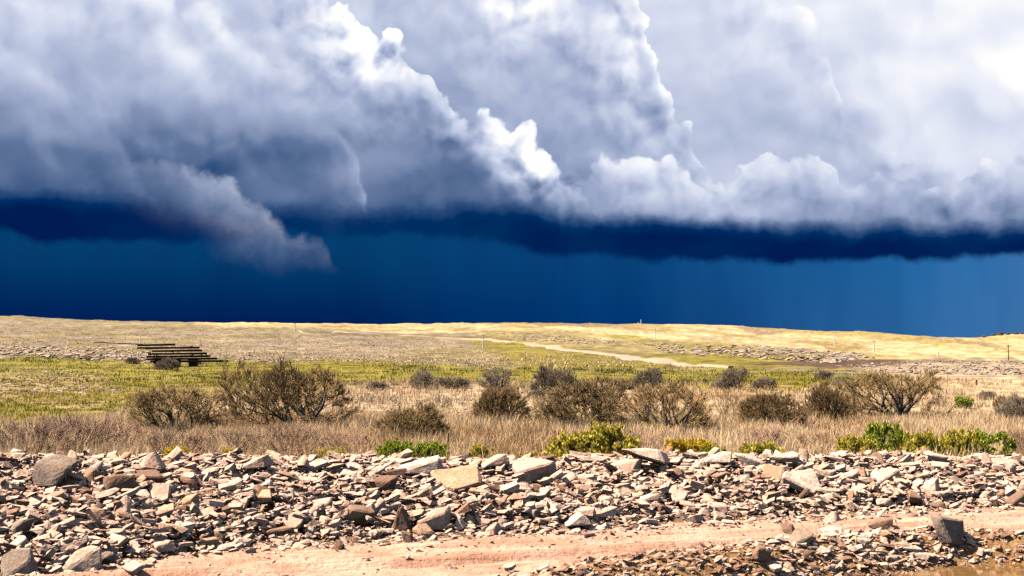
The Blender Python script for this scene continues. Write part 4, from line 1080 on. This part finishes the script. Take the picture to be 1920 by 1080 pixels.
for i, (px, py, w, h, kind, var, tm, lab) in enumerate(SHRUBS):
    shrub(px, py, w, h, kind, var, lab, 'bare_tree' if 'tree' in kind else 'bare_shrub', tm, cat='tree' if ' tree' in lab.split(' at ')[0].split(' of ')[0] and 'shrub' not in lab and 'bush' not in lab and 'scrub' not in lab else 'bush')
BRUSH = [
 (70, 848, 130, 66, 'brown dry brushwood thicket at the left photo edge'),
 (150, 845, 140, 72, 'tallest reddish brushwood behind the large grey-brown boulder'),
 (230, 850, 120, 62, 'brown brushwood right of the tallest reddish brushwood'),
 (330, 850, 110, 44, 'low tan brushwood behind the pink pyramid-shaped rock'),
 (450, 846, 110, 46, 'greyish brushwood in front of the tallest bare tree'),
 (545, 848, 110, 56, 'brown brushwood in front of the widest bare tree'),
 (640, 846, 90, 40, 'pale brushwood right of the widest bare tree'),
 (1440, 840, 80, 46, 'thin grey brushwood in front of the low brown bush'),
 (1210, 845, 70, 36, 'pale brushwood left of the yellow bush'),
 (1530, 842, 70, 36, 'tan brushwood left of the green bushes'),
 (1910, 846, 70, 50, 'dry brushwood at the right photo edge'),
]
for i, (px, py, w, h, lab) in enumerate(BRUSH):
    shrub(px, py, w, h, 'brush', i % 3, lab, 'brushwood', 'brush', 'dry brushwood behind the bank', Y=36.0 + (i * 7 % 5) * 0.7)

# leafy shrubs
def leafy_mesh(var, leafmat, n=1900):
    key = ('leafy', var, leafmat)
    if key in lib: return lib[key]
    r = np.random.default_rng(500 + var)
    (P0, P1, R0, R1), (A, B) = grow(r, 26, 0.9, 0.17, 7, 0.45, 0.18, 0.12, dome(1, 1, 2.6), 0.012, 2, 0.08, 1.0, 0.7)
    V1, F1 = seg_mesh(P0, P1, np.maximum(R0, 0.004), np.maximum(R1, 0.003), 3)
    stem = mesh_np('stems', V1, F1, M['brush'], True, {'tint': np.full(len(V1), 0.4)})
    q = r.integers(0, len(A), n * 3); c = A[q] + (B - A)[q] * r.uniform(0, 1.2, (len(q), 1)) + r.normal(0, 0.02, (len(q), 3))
    c = c[c[:, 2] > 0.05]
    d = r.normal(0, 1, c.shape); d[:, 2] = np.abs(d[:, 2]) + 0.4; d /= np.linalg.norm(d, axis=1, keepdims=True)
    sd_ = np.cross(d, r.normal(0, 1, c.shape)); sd_ /= np.linalg.norm(sd_, axis=1, keepdims=True)
    L = r.uniform(0.06, 0.13, (len(c), 1)); Wd = L * 0.30
    V = np.stack([c, c + d * L * 0.5 + sd_ * Wd, c + d * L, c + d * L * 0.5 - sd_ * Wd], 1).reshape(-1, 3)
    F = (np.array([[0, 1, 2, 3]])[None] + (np.arange(len(c)) * 4)[:, None, None]).reshape(-1, 4)
    tint = np.repeat(np.clip(r.normal(0.5, 0.25, len(c)), 0, 1), 4)
    lib[key] = (stem, mesh_np('foliage', V, F, M[leafmat], False, {'tint': tint}))
    return lib[key]
LEAFY = [
 (742, 862, 60, 34, 'leaf', 'bright green bush behind the crest, left of a pair'),
 (800, 862, 60, 32, 'leaf', 'bright green bush behind the crest, right of a pair'),
 (905, 860, 44, 26, 'yleaf', 'small yellow-green bush above the largest tan slab'),
 (990, 862, 50, 16, 'yleaf', 'low yellow-green bush above the wide pinkish slab'),
 (1075, 858, 90, 46, 'yleaf', 'yellow-green bush in front of the left twin dome'),
 (1140, 858, 90, 60, 'yleaf', 'tallest yellow-green bush behind the crest'),
 (1270, 860, 40, 36, 'yellow', 'bright yellow bush right of the widest crest boulder'),
 (1312, 862, 54, 38, 'yellow', 'yellow bush above the low pale crest rock'),
 (1335, 864, 40, 26, 'leaf', 'low green bush beside the yellow bush'),
 (1430, 862, 70, 32, 'yleaf', 'yellow-green bush above the rounded pale boulder'),
 (1610, 858, 60, 40, 'yleaf', 'olive bush left of the tallest green bush'),
 (1660, 860, 66, 62, 'leaf', 'tallest bright green bush at right'),
 (1730, 858, 60, 46, 'yleaf', 'yellowish bush between the two big green bushes'),
 (1790, 858, 60, 50, 'yleaf', 'small yellowish bush behind the right green bush'),
 (1825, 860, 96, 48, 'leaf', 'wide dark green bush furthest right behind the crest'),
 (622, 866, 46, 26, 'yleaf', 'small yellow-green bush above the pale slab on the left crest'),
 (332, 866, 44, 28, 'yellow', 'small yellowish bush right of the pink pyramid-shaped rock'),
 (432, 868, 34, 26, 'yellow', 'tiny yellow bush left of the crest rock with hollow front'),
 (1805, 765, 30, 22, 'leaf', 'small green bush among grey shrubs on the right plain'),
]
for i, (px, py, w, h, lm, lab) in enumerate(LEAFY):
    if py < 800:
        x, y, z = on_ground(px, py, 30); H = h * y / FPX
    else:
        x, y, z, H = behind_crest(px, py - h * 1.1, 33.5 + (i * 5 % 4) * 0.5)
    W = 1.3 * w * y / FPX / 2
    e = bpy.data.objects.new('leafy_bush', None); col.objects.link(e)
    e.location = (x, y, z - 0.03); e.rotation_euler = (0, 0, rng.uniform(0, 6.28)); e.scale = (W, W, H)
    tag(e, lab, 'bush', 'leafy bushes behind the bank')
    a, b2 = leafy_mesh(i % 3, lm)
    link('stems', a, e)['kind'] = 'stuff'; link('foliage', b2, e)

# ------------------------------------------------------------------ grass
def blades(X, Y, Z, H, W, lean, tint, r=rng):
    n = len(X); a = r.uniform(0, 2 * np.pi, n); l = H * lean * r.uniform(0.2, 1.0, n)
    b2 = r.uniform(0, np.pi, n)
    dx, dy = np.cos(b2) * W, np.sin(b2) * W
    lx, ly = np.cos(a) * l, np.sin(a) * l
    V = np.stack([np.c_[X - dx, Y - dy, Z], np.c_[X + dx, Y + dy, Z],
                  np.c_[X + lx * 0.4 + dx * 0.7, Y + ly * 0.4 + dy * 0.7, Z + H * 0.6], np.c_[X + lx * 0.4 - dx * 0.7, Y + ly * 0.4 - dy * 0.7, Z + H * 0.6],
                  np.c_[X + lx, Y + ly, Z + H]], 1).reshape(-1, 3)
    f = np.array([[0, 1, 2], [0, 2, 3], [3, 2, 4]])
    F = (f[None] + (np.arange(n) * 5)[:, None, None]).reshape(-1, 3)
    return V, F, np.repeat(np.clip(tint, 0, 1), 5)
def tufts(n, per, ylo, yhi, dens, hgt, wid, lean, rad, tintf, power=1.0):
    Y = ylo + (yhi - ylo) * rng.random(n) ** power
    X = rng.uniform(-0.42, 0.42, n) * Y + rng.normal(0, 1, n)
    keep = rng.random(n) < dens(X, Y); X, Y = X[keep], Y[keep]
    hs = hgt(X, Y) * rng.uniform(0.6, 1.25, len(X))
    tt = tintf(X, Y)
    k = np.repeat(np.arange(len(X)), per)
    x = X[k] + rng.normal(0, rad, len(k)); y = Y[k] + rng.normal(0, rad, len(k))
    return x, y, ground_h(x, y) - 0.02, hs[k] * rng.uniform(0.55, 1.15, len(k)), np.full(len(k), wid) * rng.uniform(0.6, 1.3, len(k)), lean, tt[k] + rng.normal(0, 0.14, len(k))
def view_rows(X, Y): return project(X, Y, far_h(X, Y))
parts = []
def dn(X, Y):
    px, py = view_rows(X, Y)
    s_, t_ = st(X, Y)
    gr = sstep(-16, 20, poly_sd(px, py, MEADOW))
    bare = sstep(0.02, 0.2, fbm(X * 0.16, Y * 0.07, 61, 3)) * sstep(44, 60, Y)
    return np.clip((1 - gr) * (1 - 0.8 * bare) * (t_ > 6.6), 0, 1)
def dt(X, Y): return 0.50 + 1.5 * fbm(X * 0.25, Y * 0.12, 62, 3) + 0.1 * rng.normal(0, 1, len(X))
x = tufts(9500, 14, 27, 56, dn, lambda X, Y: 0.42 + 0.5 * fbm(X * 0.3, Y * 0.3, 63, 3), 0.009, 0.5, 0.10, dt, 0.8)
parts.append(blades(*x))
x = tufts(9500, 8, 54, 112, dn, lambda X, Y: 0.30 + 0.3 * fbm(X * 0.2, Y * 0.2, 64, 3), 0.014, 0.6, 0.14, dt, 0.8)
parts.append(blades(*x))
def join(parts):
    off, Vs, Fs, Ts = 0, [], [], []
    for V, F, T in parts: Vs.append(V); Fs.append(F + off); Ts.append(T); off += len(V)
    return np.concatenate(Vs), np.concatenate(Fs), np.concatenate(Ts)
V, F, T = join(parts)
tag(link('dry_grass', mesh_np('dry_grass', V, F, M['dry'], False, {'tint': T})), 'tall dry straw-coloured grass on the plain behind the bank', 'grass', kind='stuff')
parts = []
def gn(X, Y):
    px, py = view_rows(X, Y)
    return sstep(-16, 20, poly_sd(px, py, MEADOW)) * np.clip(0.65 + 1.2 * fbm(X * 0.12, Y * 0.06, 65, 4), 0.1, 1)
def gt(X, Y): return 0.42 + 1.7 * fbm(X * 0.10, Y * 0.05, 66, 4) + 0.12 * rng.normal(0, 1, len(X))
x = tufts(16000, 9, 46, 110, gn, lambda X, Y: 0.17 + 0.25 * fbm(X * 0.2, Y * 0.2, 67, 3), 0.018, 0.9, 0.16, gt, 0.9)
parts.append(blades(*x))
x = tufts(16000, 5, 105, 215, gn, lambda X, Y: 0.22 + 0.25 * fbm(X * 0.1, Y * 0.1, 68, 3), 0.035, 1.0, 0.30, gt, 1.0)
parts.append(blades(*x))
V, F, T = join(parts)
tag(link('meadow_grass', mesh_np('meadow_grass', V, F, M['green'], False, {'tint': T})), 'yellow-green meadow grass below the stony slope', 'grass', kind='stuff')
parts = []          # low woody scrub too small to tell apart
def sn(X, Y):
    px, py = view_rows(X, Y)
    return np.clip(6 * (fbm(X * 0.13, Y * 0.10, 81, 3) - 0.03), 0, 1) * sstep(-5, 5, -poly_sd(px, py, MEADOW) + 8) * (st(X, Y)[1] > 7.5)
def s2n(X, Y):
    px, py = view_rows(X, Y)
    return np.clip(8 * (fbm(X * 0.09, Y * 0.05, 83, 3) - 0.07), 0, 1) * sstep(-3, 5, poly_sd(px, py, MEADOW))
x = tufts(2600, 26, 32, 108, sn, lambda X, Y: 0.38 + 0.5 * fbm(X * 0.3, Y * 0.3, 82, 3), 0.010, 1.1, 0.16, lambda X, Y: 0.35 + 0.8 * fbm(X * 0.2, Y * 0.2, 84, 2))
parts.append(blades(*x))
V, F, T = join(parts)
tag(link('low_scrub', mesh_np('low_scrub', V, F, M['brush'], False, {'tint': T})), 'low brown woody scrub scattered through the dry grass', 'scrub', kind='stuff')
x = tufts(3800, 14, 48, 190, s2n, lambda X, Y: 0.36 + 0.5 * fbm(X * 0.2, Y * 0.2, 85, 3), 0.028, 1.1, 0.28, lambda X, Y: 0.06 + 0.5 * fbm(X * 0.1, Y * 0.1, 86, 2))
V, F, T = blades(*x)
tag(link('green_scrub', mesh_np('green_scrub', V, F, M['green'], False, {'tint': T})), 'dark green low clumps dotted through the meadow', 'scrub', kind='stuff')
parts = []          # stubble and dry tussocks on the slopes
sx, sy = in_view(2600, [(0, 602), (380, 612), (760, 630), (1000, 650), (1330, 690), (1000, 688), (500, 676), (0, 664)], rng, 140)
k = np.repeat(np.arange(len(sx)), 4); sx2 = sx[k] + rng.normal(0, 0.35, len(k)); sy2 = sy[k] + rng.normal(0, 0.35, len(k))
parts.append(blades(sx2, sy2, far_h(sx2, sy2) - 0.03, rng.uniform(0.15, 0.4, len(k)), np.full(len(k), 0.07), 1.1, rng.normal(0.4, 0.25, len(k))))
V, F, T = join(parts)
tag(link('slope_tussocks', mesh_np('slope_tussocks', V, F, M['dry'], False, {'tint': T})), 'dry tussocks dotted over the far slope', 'grass', kind='stuff')

# ------------------------------------------------------------------ poles, posts, beam stack, far bushes
def cyl(r0, r1, h, sides=10, z0=0.0):
    return seg_mesh(np.array([[0, 0, z0]]), np.array([[0, 0, z0 + h]]), np.array([r0]), np.array([r1]), sides)
def pole(px, pyb, pyt, mat, lab, name='utility_pole', thick=0.17, arm=True, d=None):
    x, y, z = on_ground(px, pyb, 90 if d is None else d)
    h = (pyb - pyt) * y / FPX
    e = bpy.data.objects.new(name, None); col.objects.link(e); e.location = (x, y, z)
    tag(e, lab, 'pole', 'poles on the far hills')
    thick *= 0.68
    V, F = cyl(thick, thick * 0.7, h + 0.4, 10, -0.4)
    link('shaft', mesh_np('shaft', V, F, mat, True), e)
    if arm:
        bm = bmesh.new(); bmesh.ops.create_cube(bm, size=1.0, matrix=Matrix.Translation((0, 0, h * 0.93)) @ Matrix.Diagonal((max(0.9, h * 0.14), 0.12, 0.14, 1)))
        me = bpy.data.meshes.new('crossarm'); bm.to_mesh(me); bm.free(); me.materials.append(mat)
        link('crossarm', me, e)
    return e
pole(906, 655, 627, M['white'], 'white pole beside the pale track on the middle slope', thick=0.19)
pole(1202, 611, 599, M['white'], 'white mast breaking the skyline right of the middle', thick=0.42, arm=False, name='skyline_mast')
pole(1197, 611, 604, M['white'], 'shorter white mast beside the skyline mast', thick=0.3, arm=False, name='skyline_mast')
pole(1228, 636, 616, M['white'], 'white pole on the gold field below the skyline mast', thick=0.30)
pole(1565, 648, 622, M['white'], 'tall white pole on the gold hill at right', thick=0.30)
pole(1639, 661, 640, M['white'], 'white pole right of the tall white pole on the gold hill', thick=0.24)
pole(1759, 669, 659, M['white'], 'short white pole low on the right gold hill', thick=0.20, arm=False)
pole(1323, 643, 632, M['white'], 'short pale pole on the gold field in the middle right', thick=0.20, arm=False)
pole(553, 622, 606, M['white'], 'white pole near the left end of the skyline field', thick=0.26)
pole(263, 640, 625, M['white'], 'faint pale pole above the dark beam stack', thick=0.13, arm=False)
pole(1891, 676, 647, M['darkpole'], 'dark timber pole near the right photo edge', thick=0.17)
def post(px, pyb, pyt, wpx, lab, lean=0.03):
    x, y, z = on_ground(px, pyb, 30); h = (pyb - pyt) * y / FPX; w = wpx * y / FPX / 2
    V, F = seg_mesh(np.array([[0, 0, -0.2], [lean * h * 0.5, 0, h * 0.5]]), np.array([[lean * h * 0.5, 0, h * 0.52], [lean * h * 0.2, 0, h]]), np.array([w, w * 0.95]), np.array([w * 0.95, w * 0.8]), 7)
    n = len(V); V = np.r_[V, [[lean * h * 0.2, 0, h + w * 0.3]]]; F = np.r_[F, [[n - 7 + i, n - 7 + (i + 1) % 7, n] for i in range(7)]]
    tag(link('fence_post', mesh_np('fence_post', V, F, M['darkpole'], False), None, (x, y, z)), lab, 'post', 'old fence posts')
post(1510, 800, 786, 4, 'short dark post right of the low brown bush')
post(841, 848, 812, 3, 'thin dark stake behind the crest right of the green bushes', -0.05)
post(1831, 723, 712, 3, 'small post on the right plain')
# stack of dark beams at the foot of the stony slope
bx_, by_, bz_ = on_ground(325, 688, 90)
k = by_ / FPX
stack = bpy.data.objects.new('beam_stack', None); col.objects.link(stack); stack.location = (bx_, by_, bz_)
tag(stack, 'stack of dark rusty beams stepped down at the right on the meadow edge', 'beam stack')
def beam(name, x0, x1, r0, r1, dep, th, yo):
    """columns/rows in the photograph relative to the foot"""
    L = (x1 - x0) * k; bm = bmesh.new()
    bmesh.ops.create_cube(bm, size=1.0, matrix=Matrix.Diagonal((L, dep, th, 1)))
    bmesh.ops.bevel(bm, geom=list(bm.edges), offset=th * 0.08, segments=1, affect='EDGES')
    me = bpy.data.meshes.new(name); bm.to_mesh(me); bm.free(); me.materials.append(M['rust'])
    o = link(name, me, stack, (((x0 + x1) / 2 - 325) * k, yo, (688 - (r0 + r1) / 2) * k), (0, math.atan2((r1 - r0) * k, L), R(rng.uniform(-4, 4))))
    return o
for row, x0, x1 in [(646.5, 264, 331), (652, 268, 374), (657.5, 292, 382), (663, 286, 388), (668, 284, 396), (672.5, 280, 410), (677, 290, 430)]:
    for j in range(4):
        q = rng.uniform(-7, 7)
        beam('beam', x0 + q, x1 + q * 0.6 - j * 3, row + rng.uniform(-0.4, 0.4) + 1.0, row + rng.uniform(-0.6, 0.3), 0.42, 0.20, -0.9 + j * 0.6)
for px in (298, 330, 362):
    bm = bmesh.new(); bmesh.ops.create_cube(bm, size=1.0, matrix=Matrix.Diagonal((0.5, 2.2, (688 - 676) * k + 0.3, 1))); me = bpy.data.meshes.new('support'); bm.to_mesh(me); bm.free(); me.materials.append(M['rust'])
    link('support', me, stack, ((px - 325) * k, 0.1, (688 - 682) * k))
p0, p1 = on_ground(177, 643, 90), on_ground(267, 647, 90)
d = Vector(p1) - Vector(p0); mid = (Vector(p0) + Vector(p1)) / 2
bm = bmesh.new(); bmesh.ops.create_cube(bm, size=1.0, matrix=Matrix.Diagonal((d.length, 0.3, 0.22, 1))); bmesh.ops.bevel(bm, geom=list(bm.edges), offset=0.04, segments=1, affect='EDGES')
me = bpy.data.meshes.new('long_beam'); bm.to_mesh(me); bm.free(); me.materials.append(M['rust'])
o = link('long_beam', me, None, mid + Vector((0, 0, 0.12))); o.rotation_euler = d.to_track_quat('X', 'Z').to_euler()
tag(o, 'single long dark beam lying on the slope left of the stack', 'beam')
FARB = [(312, 694, 44, 22, 'dark scrub under the beam stack'), (365, 684, 26, 12, 'small green scrub right of the beam stack'), (250, 682, 30, 12, 'low dark scrub left of the beam stack')]
for px, py, w, h, lab in FARB:
    shrub(px, py, w, h, 'thicket', 0, lab, 'bare_shrub', 'greytwig', 'scrub round the beam stack')
for i, (px, w, h) in enumerate([(1845, 9, 4), (1862, 7, 6), (1876, 11, 7), (1890, 8, 5), (1904, 12, 6), (1917, 9, 5)]):
    lab = ['leftmost dark bush on the far right hilltop', 'small dark bush second from left on the hilltop', 'largest dark bush on the far right hilltop', 'dark bush right of the largest hilltop bush', 'wide dark bush near the end of the hilltop', 'dark bush at the photo edge on the hilltop'][i]
    d = 1150.0; x = (px - 960) / FPX * d; z = far_h(np.array([x]), np.array([d]))[0]
    e = bpy.data.objects.new('hilltop_bush', None); col.objects.link(e); e.location = (x, d, z); e.scale = (w * d / FPX / 2, w * d / FPX / 2, h * d / FPX)
    tag(e, lab, 'bush', 'bushes on the far hilltop')
    t, c = shrub_mesh('thicket', 0, 'greytwig'); link('trunk', t, e); link('crown', c, e)
